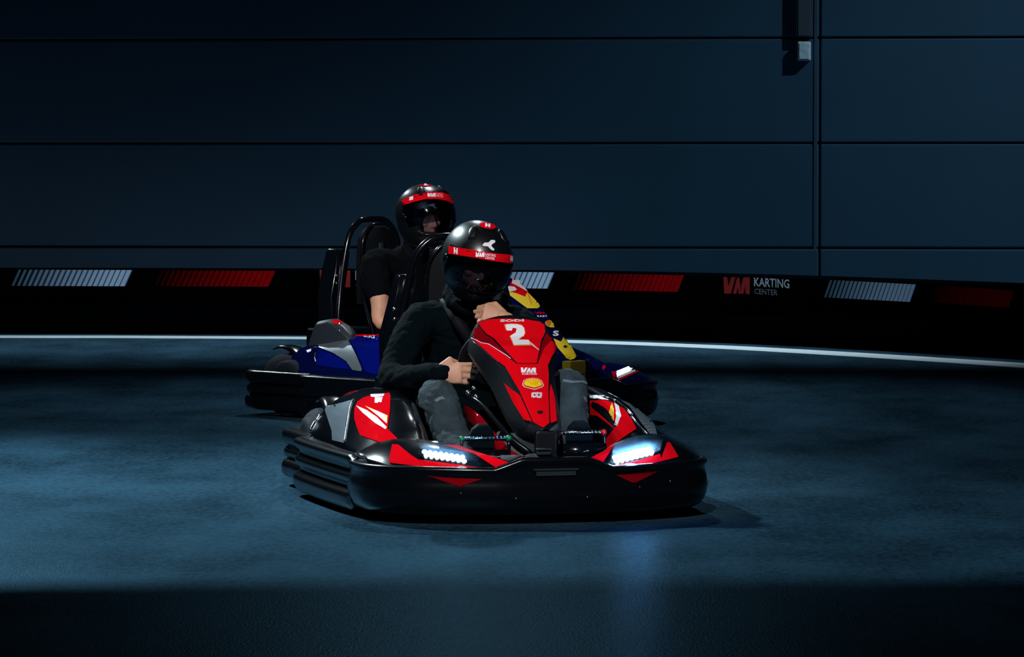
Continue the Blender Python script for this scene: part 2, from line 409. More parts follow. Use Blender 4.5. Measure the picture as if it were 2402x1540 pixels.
for x, y, wd, h, tx0, ty, tw, dy in ((750, 634, 72, 38, 834, 635, 92, 2.0), (1698, 649, 62, 39, 1770, 650, 83, 5.0)):
    vm_logo(barb, x, y, wd, h, REDDIM, bar)['label'] = 'red block letters'
    text_decal('logo_print', barb, 'KARTING', (tx0, ty), (tx0 + tw, ty + dy), (tx0, ty + 21), WHITEP, bar, 0.006, 0.02, 9)['label'] = 'white lettering'
    text_decal('logo_print', barb, 'CENTER', (tx0 + 1, ty + 26), (tx0 + tw * 0.66, ty + 26 + dy * .7), (tx0 + 1, ty + 39), mat('barrier_grey', (0.16, 0.20, 0.24), 0.6), bar, 0.006, 0.0, 9)['label'] = 'thin grey lettering'

# wall of big sandwich panels
wallm = mat('painted_panel', (0.012, 0.060, 0.115), 0.62, spec=0.35, var=0.06, vscale=1.2, bump=0.06, bscale=30)
WY, WROT = 32.0, -0.086
wall_root = bpy.data.objects.new('wall_back', bpy.data.meshes.new('wall_back')); COL.objects.link(wall_root)
bm = bmesh.new()
JX = 2.555          # vertical joint (wall local)
zs = [-0.02, 0.603, 1.471, 2.34, 3.21, 4.08, 5.0]
xs = [-14.0, JX, 9.5]
for a0, a1 in zip(xs, xs[1:]):
    for c0, c1 in zip(zs, zs[1:]):
        g = 0.007
        vs = box(bm, ((a0 + a1) / 2, 0.06 if c0 > 0 else 0.040, (c0 + c1) / 2), (a1 - a0 - 2 * g, 0.12, c1 - c0 - 2 * g))
bmesh.ops.bevel(bm, geom=[e for e in bm.edges], offset=0.012, segments=2, affect='EDGES', profile=0.5)
box(bm, (-2.25, 0.14, 2.5), (23.5, 0.05, 5.0))
bmesh.ops.recalc_face_normals(bm, faces=bm.faces)
bm.to_mesh(wall_root.data); bm.free(); wall_root.data.materials.append(wallm)
wall_root.location = (0, WY, 0); wall_root.rotation_euler = (0, 0, WROT); wall_root['kind'] = 'structure'
# joint cover strip left of the vertical joint
bm = bmesh.new(); box(bm, (JX - 0.035, -0.004, 2.5), (0.028, 0.012, 5.0)); tr = obj('trim_2', bm, wallm, None, False)
tr.location = (0, WY, 0); tr.rotation_euler = (0, 0, WROT); tr['kind'] = 'structure'; bevel(tr, 0.003)
# cable trunking and grey box
ct = thing('cable_trunking', 'flat dark vertical cable trunking high on the wall, running down to the pale box', 'trunking', (JX - 0.125, WY - 0.06 + 0.2, 2.36), WROT)
bm = bmesh.new(); box(bm, (0, 0, 1.32), (0.135, 0.10, 2.64)); o = obj('channel', bm, TRUNK, ct, False); bevel(o, 0.004)
bm = bmesh.new(); box(bm, (0, -0.056, 1.32), (0.100, 0.012, 2.62)); o = obj('cover_strip', bm, TRUNK, ct, False); bevel(o, 0.003)
ct.location = wall_root.matrix_basis @ V((JX - 0.130, -0.05, 2.345))
jb = thing('junction_box', 'small pale grey box on the wall at the foot of the dark cable trunking', 'junction box', wall_root.matrix_basis @ V((JX - 0.130, -0.035, 2.228)), WROT)
bm = bmesh.new(); box(bm, (0, -0.02, 0), (0.112, 0.11, 0.160)); o = obj('housing', bm, SOCK, jb, False); bevel(o, 0.016, 4)
bm = bmesh.new(); box(bm, (0, -0.080, 0), (0.085, 0.012, 0.135)); o = obj('lid', bm, SOCK, jb, False); bevel(o, 0.008, 3)
bm = bmesh.new(); tube(bm, [(0.0, 0.0, 0.07), (0.0, 0.0, 0.110)], 0.018, 10); obj('cable_gland', bm, DGREY, jb)
# added light blocker above the view, cuts a straight shade edge on the floor
bm = bmesh.new(); box(bm, (0, 0, 4.0), (24, 0.25, 2.5)); blocker = obj('light_blocker', bm, mat('blocker_dark', (0.02, 0.03, 0.04), 0.7), None, False); blocker['kind'] = 'structure'
blocker.location = (0, 16.0, 0); blocker.rotation_euler = (0, 0, R(3.0)); bevel(blocker, 0.01)
# ceiling above the view, closing the hall
bm = bmesh.new(); box(bm, (0, 17, 11.05), (30, 50, 0.1)); ce = obj('ceiling', bm, mat('dark_ceiling', (0.02, 0.025, 0.03), 0.8), None, False); ce['kind'] = 'structure'

# ================================================================== THE KARTS (local x forward, y driver's left, z up)
def outline_sweep(name, path, profile, m, parent, closed_profile=True, rim=None, smooth=6, auto=50):
    """sweep (outward offset, z) profile along a plan path; rim(p) rescales the height"""
    P = catmull([V((x, y, 0)) for x, y in path], smooth) if smooth else [V((x, y, 0)) for x, y in path]
    rows = []
    for i, p in enumerate(P):
        t = (P[min(i + 1, len(P) - 1)] - P[max(i - 1, 0)]).normalized(); n = V((t.y, -t.x, 0))
        k = rim(p) if rim else 1.0
        pr = profile(p) if callable(profile) else profile
        rows.append([V((p.x + n.x * d, p.y + n.y * d, z * k if z > 0.08 else z)) for d, z in pr])
    bm = bmesh.new(); grid(bm, rows, closed_profile, True)
    return obj(name, bm, m, parent, True, auto)

POD_H = [(-0.92, 0.30), (-0.80, 0.345), (-0.60, 0.405), (-0.35, 0.435), (-0.05, 0.445), (0.20, 0.425), (0.40, 0.36), (0.55, 0.30), (0.66, 0.262)]
POD_IN = [(-0.92, 0.40), (-0.5, 0.37), (0.0, 0.345), (0.3, 0.35), (0.5, 0.36), (0.66, 0.38)]
POD_OUT = [(-0.92, 0.60), (-0.7, 0.635), (-0.3, 0.655), (0.2, 0.665), (0.5, 0.655), (0.66, 0.63)]
def side_pod(s, m, parent):
    rows = []
    n = 36
    for i in range(n + 1):
        x = -0.92 + (0.66 + 0.92) * i / n
        h, yi, yo = lerp_table(POD_H, x), lerp_table(POD_IN, x), lerp_table(POD_OUT, x)
        zo = 0.228
        r = [V((x, s * yi, 0.10)), V((x, s * yi, h * 0.6)), V((x, s * (yi + 0.006), h - 0.045)), V((x, s * (yi + 0.018), h - 0.014)), V((x, s * (yi + 0.045), h))]
        for k in range(1, 11):
            t = k / 10
            y = yi + 0.045 + (yo - yi - 0.045) * t
            z = zo + (h - zo) * (1 - t ** 1.9)
            r.append(V((x, s * y, z)))
        r.append(V((x, s * (yo - 0.01), 0.12)))
        rows.append(r)
    bm = bmesh.new(); grid(bm, rows, True, True)
    return obj('side_pod', bm, m, parent, True, 55)

def front_rim(p):
    a = abs(p.y)
    if a < 0.125: return 0.250
    if a < 0.225: return 0.250 - (a - 0.125) / 0.10 * 0.036
    return 0.214 + 0.004 * min(1, (a - 0.225) / 0.3)
def front_bumper(parent, m):
    path = [(0.50, -0.672), (0.60, -0.676), (0.72, -0.655), (0.82, -0.60), (0.90, -0.50), (0.955, -0.36), (0.985, -0.225), (0.995, -0.125), (1.0, 0.0),
            (0.995, 0.125), (0.985, 0.225), (0.955, 0.36), (0.90, 0.50), (0.82, 0.60), (0.72, 0.655), (0.60, 0.676), (0.50, 0.672)]
    def pr(p):
        r = front_rim(p)
        return [(-0.05, r - 0.02), (-0.022, r - 0.003), (-0.006, r), (0.006, r - 0.006), (0.009, r - 0.016), (0.002, r - 0.028), (-0.002, r - 0.040), (0.006, 0.150), (0.012, 0.115), (0.006, 0.085),
                (-0.004, 0.060), (-0.020, 0.042), (-0.045, 0.032), (-0.12, 0.032), (-0.12, 0.05), (-0.06, 0.06), (-0.06, r - 0.05)]
    P = catmull([V((x, y, 0)) for x, y in path], 8); rows = []
    for i, p in enumerate(P):
        t = (P[min(i + 1, len(P) - 1)] - P[max(i - 1, 0)]).normalized(); n = V((t.y, -t.x, 0))
        rows.append([V((p.x + n.x * d, p.y + n.y * d, z)) for d, z in pr(p)])
    bm = bmesh.new(); grid(bm, rows, True, True)
    return obj('front_bumper', bm, m, parent, True, 60)

def front_cover(s, m, parent):
    """sloped pod above the bumper that carries a headlight"""
    rows = []
    ys = [0.125, 0.16, 0.20, 0.25, 0.30, 0.36, 0.42, 0.48, 0.53, 0.575, 0.615, 0.64]
    for y in ys:
        # front edge follows the bumper rim
        xf = lerp_table([(0.0, 0.985), (0.225, 0.97), (0.36, 0.94), (0.50, 0.885), (0.60, 0.80), (0.655, 0.70)], y)
        xb = lerp_table([(0.12, 0.955), (0.20, 0.86), (0.30, 0.72), (0.40, 0.64), (0.50, 0.58), (0.65, 0.50)], y)
        zf = front_rim(V((0, y, 0))) - 0.006
        zb = lerp_table([(0.12, 0.243), (0.20, 0.248), (0.30, 0.275), (0.40, 0.295), (0.50, 0.300), (0.58, 0.280), (0.65, 0.240)], y)
        r = []
        for k in range(9):
            t = k / 8; r.append(V((xf + (xb - xf) * t, s * y, zf + (zb - zf) * (t ** 0.75) + 0.012 * math.sin(math.pi * t))))
        r.append(V((xb - 0.01, s * y, zb - 0.03))); r.append(V((xb, s * y, 0.13))); r.append(V((xf - 0.03, s * y, 0.10)))
        rows.append(r)
    bm = bmesh.new(); grid(bm, rows, True, True)
    return obj('front_cover', bm, m, parent, True, 50)

def side_bumper(s, parent, m):
    path = [(0.525, 0.664), (0.40, 0.682), (0.10, 0.702), (-0.15, 0.712), (-0.32, 0.716), (-0.42, 0.712), (-0.475, 0.690), (-0.49, 0.64)]
    pr = [(-0.05, 0.238), (-0.018, 0.236), (0.004, 0.230), (0.010, 0.218), (0.004, 0.200), (-0.014, 0.186), (-0.014, 0.170), (0.002, 0.158), (0.006, 0.145), (0.000, 0.130), (-0.016, 0.120), (-0.016, 0.104),
          (0.006, 0.092), (0.014, 0.078), (0.012, 0.050), (-0.002, 0.026), (-0.03, 0.016), (-0.09, 0.016), (-0.09, 0.10), (-0.07, 0.22)]
    P = catmull([V((x, y * s, 0)) for x, y in path], 8); rows = []
    for i, p in enumerate(P):
        t = (P[min(i + 1, len(P) - 1)] - P[max(i - 1, 0)]).normalized(); n = V((t.y, -t.x, 0)) * (-1 if s > 0 else 1) * -1
        if n.y * s < 0: n = -n
        e = min(1.0, min(i, len(P) - 1 - i) / 3.0); kk = 0.85 + 0.15 * e
        rows.append([V((p.x + n.x * d, p.y + n.y * d, 0.135 + (z - 0.135) * kk)) for d, z in pr])
    bm = bmesh.new(); grid(bm, rows, True, True)
    return obj('side_bumper', bm, m, parent, True, 70)

def rear_bumper(parent, m):
    path = [(-0.46, -0.655), (-0.65, -0.664), (-0.80, -0.668), (-0.92, -0.672), (-1.00, -0.635), (-1.04, -0.55), (-1.055, -0.35), (-1.06, 0.0), (-1.055, 0.35), (-1.04, 0.55), (-1.00, 0.635), (-0.92, 0.672), (-0.80, 0.668), (-0.65, 0.664), (-0.46, 0.655)]
    pr = []
    for zc, hh, b in ((0.205, 0.034, 0.010), (0.140, 0.024, 0.002), (0.075, 0.036, 0.012)):
        for a in (75, 50, 20, -20, -50, -75):
            pr.append((b - 0.022 + 0.022 * math.cos(R(a)), zc + hh * math.sin(R(a))))
        pr.append((b - 0.030, zc - hh * 1.02))
    pr[0] = (-0.012, 0.240)
    prf = [(-0.075, 0.236), (-0.03, 0.241)] + pr + [(-0.05, 0.030), (-0.085, 0.035), (-0.085, 0.2)]
    P = catmull([V((x, y, 0)) for x, y in path], 7); rows = []
    for i, p in enumerate(P):
        t = (P[min(i + 1, len(P) - 1)] - P[max(i - 1, 0)]).normalized(); n = V((-t.y, t.x, 0))
        if n.dot(V((p.x + 0.6, p.y, 0))) < 0: n = -n
        rows.append([V((p.x + n.x * d, p.y + n.y * d, z)) for d, z in prf])
    bm = bmesh.new(); grid(bm, rows, True, True)
    return obj('rear_bumper', bm, m, parent, True, 70)

def wheel(c, rad, wd, parent):
    bm = bmesh.new()
    prof = [(0.062, -0.42), (0.70, -0.48), (0.90, -0.47), (0.975, -0.40), (1.0, -0.28), (1.0, 0.28), (0.975, 0.40), (0.90, 0.47), (0.70, 0.48), (0.062, 0.42)]
    rows = [[V((c[0] + (r if r > .1 else .45) * rad * math.cos(a), c[1] + w_ * wd, c[2] + (r if r > .1 else .45) * rad * math.sin(a))) for r, w_ in prof] for a in [2 * math.pi * k / 36 for k in range(37)]]
    grid(bm, rows, False); bmesh.ops.remove_doubles(bm, verts=bm.verts, dist=1e-5)
    t = obj('wheel', bm, RUBBER, parent, True, 50)
    bm = bmesh.new()
    prof = [(0.02, -0.30), (0.40, -0.30), (0.44, -0.44), (0.47, -0.44), (0.47, 0.44), (0.44, 0.44), (0.40, 0.30), (0.02, 0.30)]
    rows = [[V((c[0] + r * rad * math.cos(a), c[1] + w_ * wd, c[2] + r * rad * math.sin(a))) for r, w_ in prof] for a in [2 * math.pi * k / 24 for k in range(25)]]
    grid(bm, rows, False); bmesh.ops.remove_doubles(bm, verts=bm.verts, dist=1e-5); obj('rim', bm, DGREY, t, True, 40)

# nose fairing : centre line top -> bottom, half widths and how far the flanks fall back
FAIR = [ # x, z, half width of the front plate, half width of the flank, flank depth
    (0.285, 0.738, 0.080, 0.086, 0.020), (0.298, 0.722, 0.128, 0.136, 0.030), (0.315, 0.692, 0.140, 0.156, 0.040), (0.340, 0.655, 0.160, 0.176, 0.050),
    (0.400, 0.628, 0.147, 0.164, 0.055), (0.450, 0.604, 0.128, 0.148, 0.065), (0.500, 0.580, 0.108, 0.132, 0.075), (0.560, 0.548, 0.090, 0.122, 0.082),
    (0.620, 0.505, 0.078, 0.116, 0.085), (0.700, 0.447, 0.070, 0.104, 0.080), (0.780, 0.392, 0.062, 0.088, 0.065), (0.820, 0.364, 0.052, 0.070, 0.050), (0.850, 0.340, 0.012, 0.022, 0.030)]
def fairing(m, parent):
    C = [V((r[0], 0, r[1])) for r in FAIR]; rows = []
    for i, (x, z, wi, wo, dp) in enumerate(FAIR):
        t = (C[min(i + 1, len(C) - 1)] - C[max(i - 1, 0)]).normalized(); n = V((-t.z, 0, t.x))
        if n.z < 0: n = -n
        if i == 0: n = V((0.3, 0, 0.95)).normalized()
        r = []
        for y, d in ((-wo * 0.92, dp + 0.035), (-wo, dp), (-(wi + wo) / 2, dp * 0.45), (-wi, 0.004), (-wi * 0.55, -0.004), (0, -0.007), (wi * 0.55, -0.004), (wi, 0.004), ((wi + wo) / 2, dp * 0.45), (wo, dp), (wo * 0.92, dp + 0.035)):
            r.append(C[i] + V((0, y, 0)) - n * d)
        for y, d in ((wo * 0.5, dp + 0.05), (-wo * 0.5, dp + 0.05)):
            r.append(C[i] + V((0, y, 0)) - n * d)
        rows.append(r)
    bm = bmesh.new(); grid(bm, rows, True, True)
    return obj('nose_fairing', bm, m, parent, True, 32)

def seat_and_frame(parent, y_off=0.0):
    # bucket seat
    rows = []
    for i in range(15):
        t = i / 14
        # spine from front lip down to the pan and up the back
        a = [V((-0.08, 0, 0.16)), V((-0.20, 0, 0.10)), V((-0.38, 0, 0.085)), V((-0.50, 0, 0.14)), V((-0.57, 0, 0.30)), V((-0.62, 0, 0.50)), V((-0.655, 0, 0.66))]
        k = t * 6; j = min(int(k), 5); c = a[j].lerp(a[j + 1], k - j)
        wd = lerp_table([(0, 0.17), (0.4, 0.20), (0.7, 0.215), (1, 0.20)], t); sd = lerp_table([(0, 0.05), (0.3, 0.12), (0.55, 0.17), (0.8, 0.12), (1, 0.07)], t)
        tn = (a[j + 1] - a[j]).normalized(); n = V((-tn.z, 0, tn.x)); n = n if (n.x > 0 or n.z > 0.7) else -n
        rows.append([c + V((0, y * wd, 0)) + n * (sd * abs(y) ** 3) for y in (-1.04, -1, -0.9, -0.7, -0.4, 0, 0.4, 0.7, 0.9, 1, 1.04)])
    bm = bmesh.new(); grid(bm, rows); st = obj('seat', bm, GLOSS, parent, True, 60); solid(st, 0.012, 0); subs(st)
    # roll hoop with padded head rest
    bm = bmesh.new()
    hl = [(-0.66, -0.260, 0.10), (-0.70, -0.255, 0.45), (-0.72, -0.225, 0.65), (-0.725, -0.190, 0.83), (-0.725, -0.155, 0.950), (-0.725, -0.100, 1.010), (-0.725, -0.05, 1.024)]
    hp = hl + [(-0.725, 0, 1.026)] + [(x, -y, z) for x, y, z in reversed(hl)]
    tube(bm, hp, 0.0165, 12, 6)
    hoop = obj('roll_hoop', bm, GLOSS, parent)
    bm = bmesh.new(); rows = []
    for i, (z, wd) in enumerate(((0.58, 0.120), (0.70, 0.124), (0.84, 0.122), (0.92, 0.110), (0.965, 0.085), (0.985, 0.050))):
        rows.append([V((-0.675 + 0.03 * (1 - abs(y)), y * wd, z)) for y in (-1, -.6, -.25, .25, .6, 1)] + [V((-0.715, y * wd, z)) for y in (1, .25, -.25, -1)])
    grid(bm, rows, True, True); hr = obj('head_rest', bm, MATTE, parent, True, 50)
    bm = bmesh.new()
    pipe = [(-0.665, -0.122, 0.60), (-0.665, -0.124, 0.84), (-0.665, -0.108, 0.935), (-0.665, -0.06, 0.990), (-0.665, 0, 1.0), (-0.665, 0.06, 0.990), (-0.665, 0.108, 0.935), (-0.665, 0.124, 0.84), (-0.665, 0.122, 0.60)]
    tube(bm, pipe, 0.009, 10, 5); obj('piping', bm, GLOSS, hr)
    bm = bmesh.new(); box(bm, (-0.643, -0.01, 0.86), (0.008, 0.030, 0.085)); bevel(obj('badge', bm, DGREY, hr), 0.004)
    # guard boxes beside the shoulders, on pillars
    for s in (-1, 1):
        bm = bmesh.new(); rows = []
        for z, x0, x1, y0, y1 in ((0.30, -0.80, -0.70, 0.225, 0.290), (0.62, -0.84, -0.72, 0.200, 0.290), (0.76, -0.85, -0.73, 0.165, 0.250), (0.855, -0.84, -0.74, 0.140, 0.228), (0.872, -0.83, -0.75, 0.150, 0.218)):
            rows.append([V((x0, s * y0, z)), V((x1, s * y0, z)), V((x1, s * y1, z)), V((x0, s * y1, z))])
        grid(bm, rows, True, True); bo = obj('shoulder_guard', bm, GLOSS, parent, True, 30); bevel(bo, 0.008, 3)
        for z in (0.73, 0.69):
            bm = bmesh.new(); ellipsoid(bm, (-0.727, s * 0.245, z), (0.006, 0.010, 0.010), None, 10); obj('bolt', bm, CHROME, bo)
    return hoop

def steering(parent, c, tilt, rad=0.155):
    bm = bmesh.new(); rt = Matrix.Rotation(R(tilt), 3, 'Y')
    pts = []
    for k in range(37):
        a = 2 * math.pi * k / 36
        yy, zz = math.cos(a) * rad, math.sin(a) * rad * (0.88 if math.sin(a) < 0 else 0.93)
        pts.append(V(c) + rt @ V((0, yy, zz)))
    tube(bm, pts, 0.0155, 12, 0, False); sw = obj('steering_wheel', bm, MATTE, parent)
    bm = bmesh.new()
    for a in (90 + 75, 90 - 75, 270):
        p = V(c) + rt @ V((0, math.cos(R(a)) * rad, math.sin(R(a)) * rad * 0.9)); tube(bm, [V(c) + rt @ V((0.02, 0, 0)), p], 0.010, 8)
    hub = rt @ V((0.02, 0, 0)); ellipsoid(bm, V(c) + hub, (0.025, 0.05, 0.05), rt, 16)
    obj('spoke', bm, DGREY, sw)
    bm = bmesh.new(); box(bm, V(c) + rt @ V((-0.012, 0, 0.0)), (0.02, 0.09, 0.05), rt); bevel(obj('display', bm, GLOSS, sw), 0.006)
    bm = bmesh.new(); tube(bm, [V(c) + rt @ V((0.02, 0, 0)), (0.48, 0, 0.32), (0.72, 0, 0.12)], 0.011, 10); obj('steering_column', bm, GLOSS, parent)

def pedal(s, parent, endm, z, barm):
    y0, y1 = 0.095, 0.275
    bm = bmesh.new(); tube(bm, [(0.655, s * y0, z), (0.655, s * (y0 + y1) / 2, z + 0.001), (0.655, s * y1, z)], 0.0075, 14); p = obj('pedal', bm, barm, parent)
    bm = bmesh.new()
    for k in range(11):
        y = y0 + (y1 - y0) * (k + 0.8) / 12
        tube(bm, [(0.655, s * y, z), (0.655, s * (y + 0.004), z)], 0.0092, 12)
    obj('grip_ring', bm, barm, p)
    for yy in (y0, y1):
        bm = bmesh.new(); tube(bm, [(0.655, s * (yy - 0.008), z), (0.655, s * (yy + 0.008), z)], 0.011, 12); obj('end_cap', bm, endm, p)
    bm = bmesh.new()
    tube(bm, [(0.655, s * y1, z), (0.66, s * (y1 + 0.004), z - 0.07), (0.70, s * y1, 0.09)], 0.007, 8, 3); tube(bm, [(0.655, s * y0, z), (0.67, s * y0, z - 0.09), (0.70, s * y0, 0.09)], 0.007, 8, 3)
    box(bm, (0.675, s * (y0 + y1) / 2, z - 0.075), (0.012, y1 - y0, 0.07))
    obj('pedal_arm', bm, GLOSS, p)

def build_kart(root, c):
    K = {}
    bm = bmesh.new()
    for s in (-1, 1):
        tube(bm, [(-0.95, s * 0.30, 0.075), (-0.4, s * 0.32, 0.065), (0.2, s * 0.30, 0.06), (0.55, s * 0.20, 0.06), (0.90, s * 0.16, 0.07)], 0.016, 10, 5)
        tube(bm, [(-0.10, s * 0.30, 0.065), (-0.05, s * 0.60, 0.10)], 0.012, 8); tube(bm, [(-0.60, s * 0.30, 0.07), (-0.60, s * 0.62, 0.10)], 0.012, 8)
    for x in (-0.93, -0.3, 0.3, 0.88): tube(bm, [(x, -0.28 if x < .5 else -0.16, 0.065), (x, 0.28 if x < .5 else 0.16, 0.065)], 0.014, 10)
    tube(bm, [(0.53, -0.56, 0.125), (0.53, 0.56, 0.125)], 0.014, 10)
    obj('chassis_frame', bm, GLOSS, root)
    bm = bmesh.new(); box(bm, (0.36, 0, 0.045), (1.10, 0.62, 0.012)); box(bm, (-0.62, 0, 0.05), (0.7, 0.60, 0.012)); obj('floor_tray', bm, MATTE, root, False)
    bm = bmesh.new(); tube(bm, [(-0.68, -0.60, 0.14), (-0.68, 0.60, 0.14)], 0.02, 14); obj('rear_axle', bm, CHROME, root)
    K['fb'] = front_bumper(root, BLACK); K['rb'] = rear_bumper(root, BLACK)
    K['sbR'] = side_bumper(-1, root, BLACK); K['sbL'] = side_bumper(1, root, BLACK)
    K['podR'] = side_pod(-1, c['base'], root); K['podL'] = side_pod(1, c['base'], root)
    K['fcR'] = front_cover(-1, c['cover'], root); K['fcL'] = front_cover(1, c['cover'], root)
    K['nose'] = fairing(c['fair'], root)
    for (x, y, r_, w_) in ((-0.68, -0.545, 0.150, 0.19), (-0.68, 0.545, 0.150, 0.19), (0.53, -0.52, 0.128, 0.13), (0.53, 0.52, 0.128, 0.13)):
        wheel((x, y, r_), r_, w_, root)
    # rounded cap over the rear wheels
    for s in (-1, 1):
        bm = bmesh.new(); ellipsoid(bm, (-0.785, s * 0.545, 0.165), (0.165, 0.100, 0.162), None, 28); obj('wheel_cap', bm, RUBBER, root)
        bm = bmesh.new(); rows = []
        for i in range(13):
            a = R(25 + 85 * i / 12)
            rows.append([V((-0.83 + 0.19 * math.cos(a), s * (0.50 + yy), 0.170 + 0.200 * math.sin(a) + dz)) for yy, dz in ((-0.07, -0.01), (-0.03, 0.0), (0.02, 0.0), (0.045, -0.012))])
        grid(bm, rows); mg = obj('mudguard', bm, BLACK, root, True, 60); solid(mg, 0.006)
    # engine and exhaust block behind and beside the seat
    bm = bmesh.new(); box(bm, (-0.72, 0.22, 0.27), (0.26, 0.20, 0.26)); e = obj('engine_block', bm, DGREY, root, False); bevel(e, 0.012, 3)
    bm = bmesh.new(); box(bm, (-0.86, -0.12, 0.30), (0.16, 0.34, 0.30)); e = obj('rear_housing', bm, BLACK, root, False); bevel(e, 0.02, 3)
    # fuel tank tunnel below the nose fairing
    bm = bmesh.new(); rows = []
    for x, wd, z0, z1 in ((0.30, 0.075, 0.10, 0.30), (0.45, 0.085, 0.08, 0.30), (0.60, 0.085, 0.07, 0.27), (0.72, 0.070, 0.06, 0.24), (0.84, 0.055, 0.06, 0.26), (0.90, 0.045, 0.06, 0.235)):
        rows.append([V((x, y * wd, z)) for y, z in ((-1, z0), (-1, z1 - 0.03), (-0.7, z1), (0.7, z1), (1, z1 - 0.03), (1, z0))])
    grid(bm, rows, True, True); tk = obj('fuel_tank', bm, MATTE, root, True, 40); bevel(tk, 0.008)
    K['tank'] = tk
    bm = bmesh.new(); box(bm, (0.845, 0.0, 0.285), (0.06, 0.075 * c.get('sw', 1), 0.10)); sp = obj('fairing_support', bm, c.get('support', MATTE), root, False); bevel(sp, 0.008)
    bm = bmesh.new(); tube(bm, [(0.40, 0.0, 0.50), (0.60, 0.0, 0.35), (0.85, 0.0, 0.26)], 0.02, 10); obj('support_bar', bm, GLOSS, root)
    # slanted side plate and tube left of the tunnel (driver's right)
    for s in (-1,):
        bm = bmesh.new(); rows = []
        pp = [(0.26, -0.175, 0.40), (0.40, -0.150, 0.37), (0.52, -0.120, 0.31), (0.64, -0.090, 0.255), (0.76, -0.055, 0.225)]
        for x, y, z in pp: rows.append([V((x, y, z)), V((x, y - 0.008, z - 0.045)), V((x, y - 0.004, z - 0.075))])
        grid(bm, rows); pl = obj('tunnel_side_plate', bm, c['plate'], root, True, 60); solid(pl, 0.004)
        bm = bmesh.new(); tube(bm, [(0.24, -0.165, 0.435), (0.36, -0.135, 0.41), (0.50, -0.105, 0.35), (0.64, -0.070, 0.285), (0.80, -0.03, 0.24)], 0.010, 12, 5); obj('guard_tube', bm, GLOSS, root)
        for bx, by, bz, br in ((0.28, -0.165, 0.445, 0.012), (0.27, -0.14, 0.462, 0.010), (0.31, -0.140, 0.432, 0.010)):
            bm = bmesh.new(); ellipsoid(bm, (bx, by, bz), (br, br, br), None, 12); obj('bolt', bm, CHROME, root)
    pedal(-1, root, c['capR'], 0.296, c['barR']); pedal(1, root, c['capL'], 0.313, c['barL'])
    steering(root, (0.125, 0.0, 0.565), 30)
    seat_and_frame(root)
    # recessed slot in the middle of the bumper
    bm = bmesh.new()
    box(bm, (1.008, 0, 0.205), (0.010, 0.170, 0.006)); box(bm, (1.006, 0, 0.190), (0.006, 0.150, 0.016)); obj('bumper_slot', bm, DGREY, K['fb'], False)
    bm = bmesh.new(); box(bm, (0.90, -0.02, 0.272), (0.035, 0.055, 0.006)); box(bm, (0.90, -0.02, 0.262), (0.02, 0.05, 0.02)); bevel(obj('latch_plate', bm, DGREY, K['fb'], False), 0.002)
    for y, z in ((-0.35, 0.12), (-0.15, 0.10), (0.12, 0.10), (0.33, 0.13), (0.46, 0.145)):
        bm = bmesh.new(); xx = lerp_table([(0.0, 1.012), (0.225, 0.997), (0.36, 0.965), (0.50, 0.912)], abs(y)); ellipsoid(bm, (xx, y, z), (0.004, 0.004, 0.004), None, 8); obj('bolt', bm, CHROME, K['fb'])
    return K

TH1, TH2 = 13.5, 42.0
kart1 = thing('go_kart', 'red and black go-kart number 2 in front, both headlights lit', 'go-kart', (-0.073, 15.07, 0), R(TH1 - 90), 'racing go-karts')
kart2 = thing('go_kart', 'dark blue go-kart with yellow nose, behind the red one', 'go-kart', (-0.255, 19.85, 0), R(TH2 - 90), 'racing go-karts')
bpy.context.view_layer.update()
GREENCAP = mat('green_cap', (0.01, 0.20, 0.09), 0.35); REDCAP = mat('red_cap', (0.45, 0.005, 0.01), 0.35)
BARG = mat('blue_lit_steel', (0.22, 0.42, 0.60), 0.25, metal=1.0)  # steel with the blue light on it put into the colour
K1 = build_kart(kart1, dict(base=GLOSS, cover=GLOSS, fair=mat('satin_black_shell', (0.002, 0.003, 0.005), 0.42, spec=0.22), plate=DRED, capR=GREENCAP, capL=REDCAP, barR=BARG, barL=CHROME))
K2 = build_kart(kart2, dict(sw=1.5, support=mat('olive_panel', (0.16, 0.13, 0.01), 0.5, spec=0.1), base=NAVY, cover=NAVY, fair=NAVY, plate=MATTE, capR=MATTE, capL=MATTE, barR=GLOSS, barL=GLOSS))
bpy.context.view_layer.update()

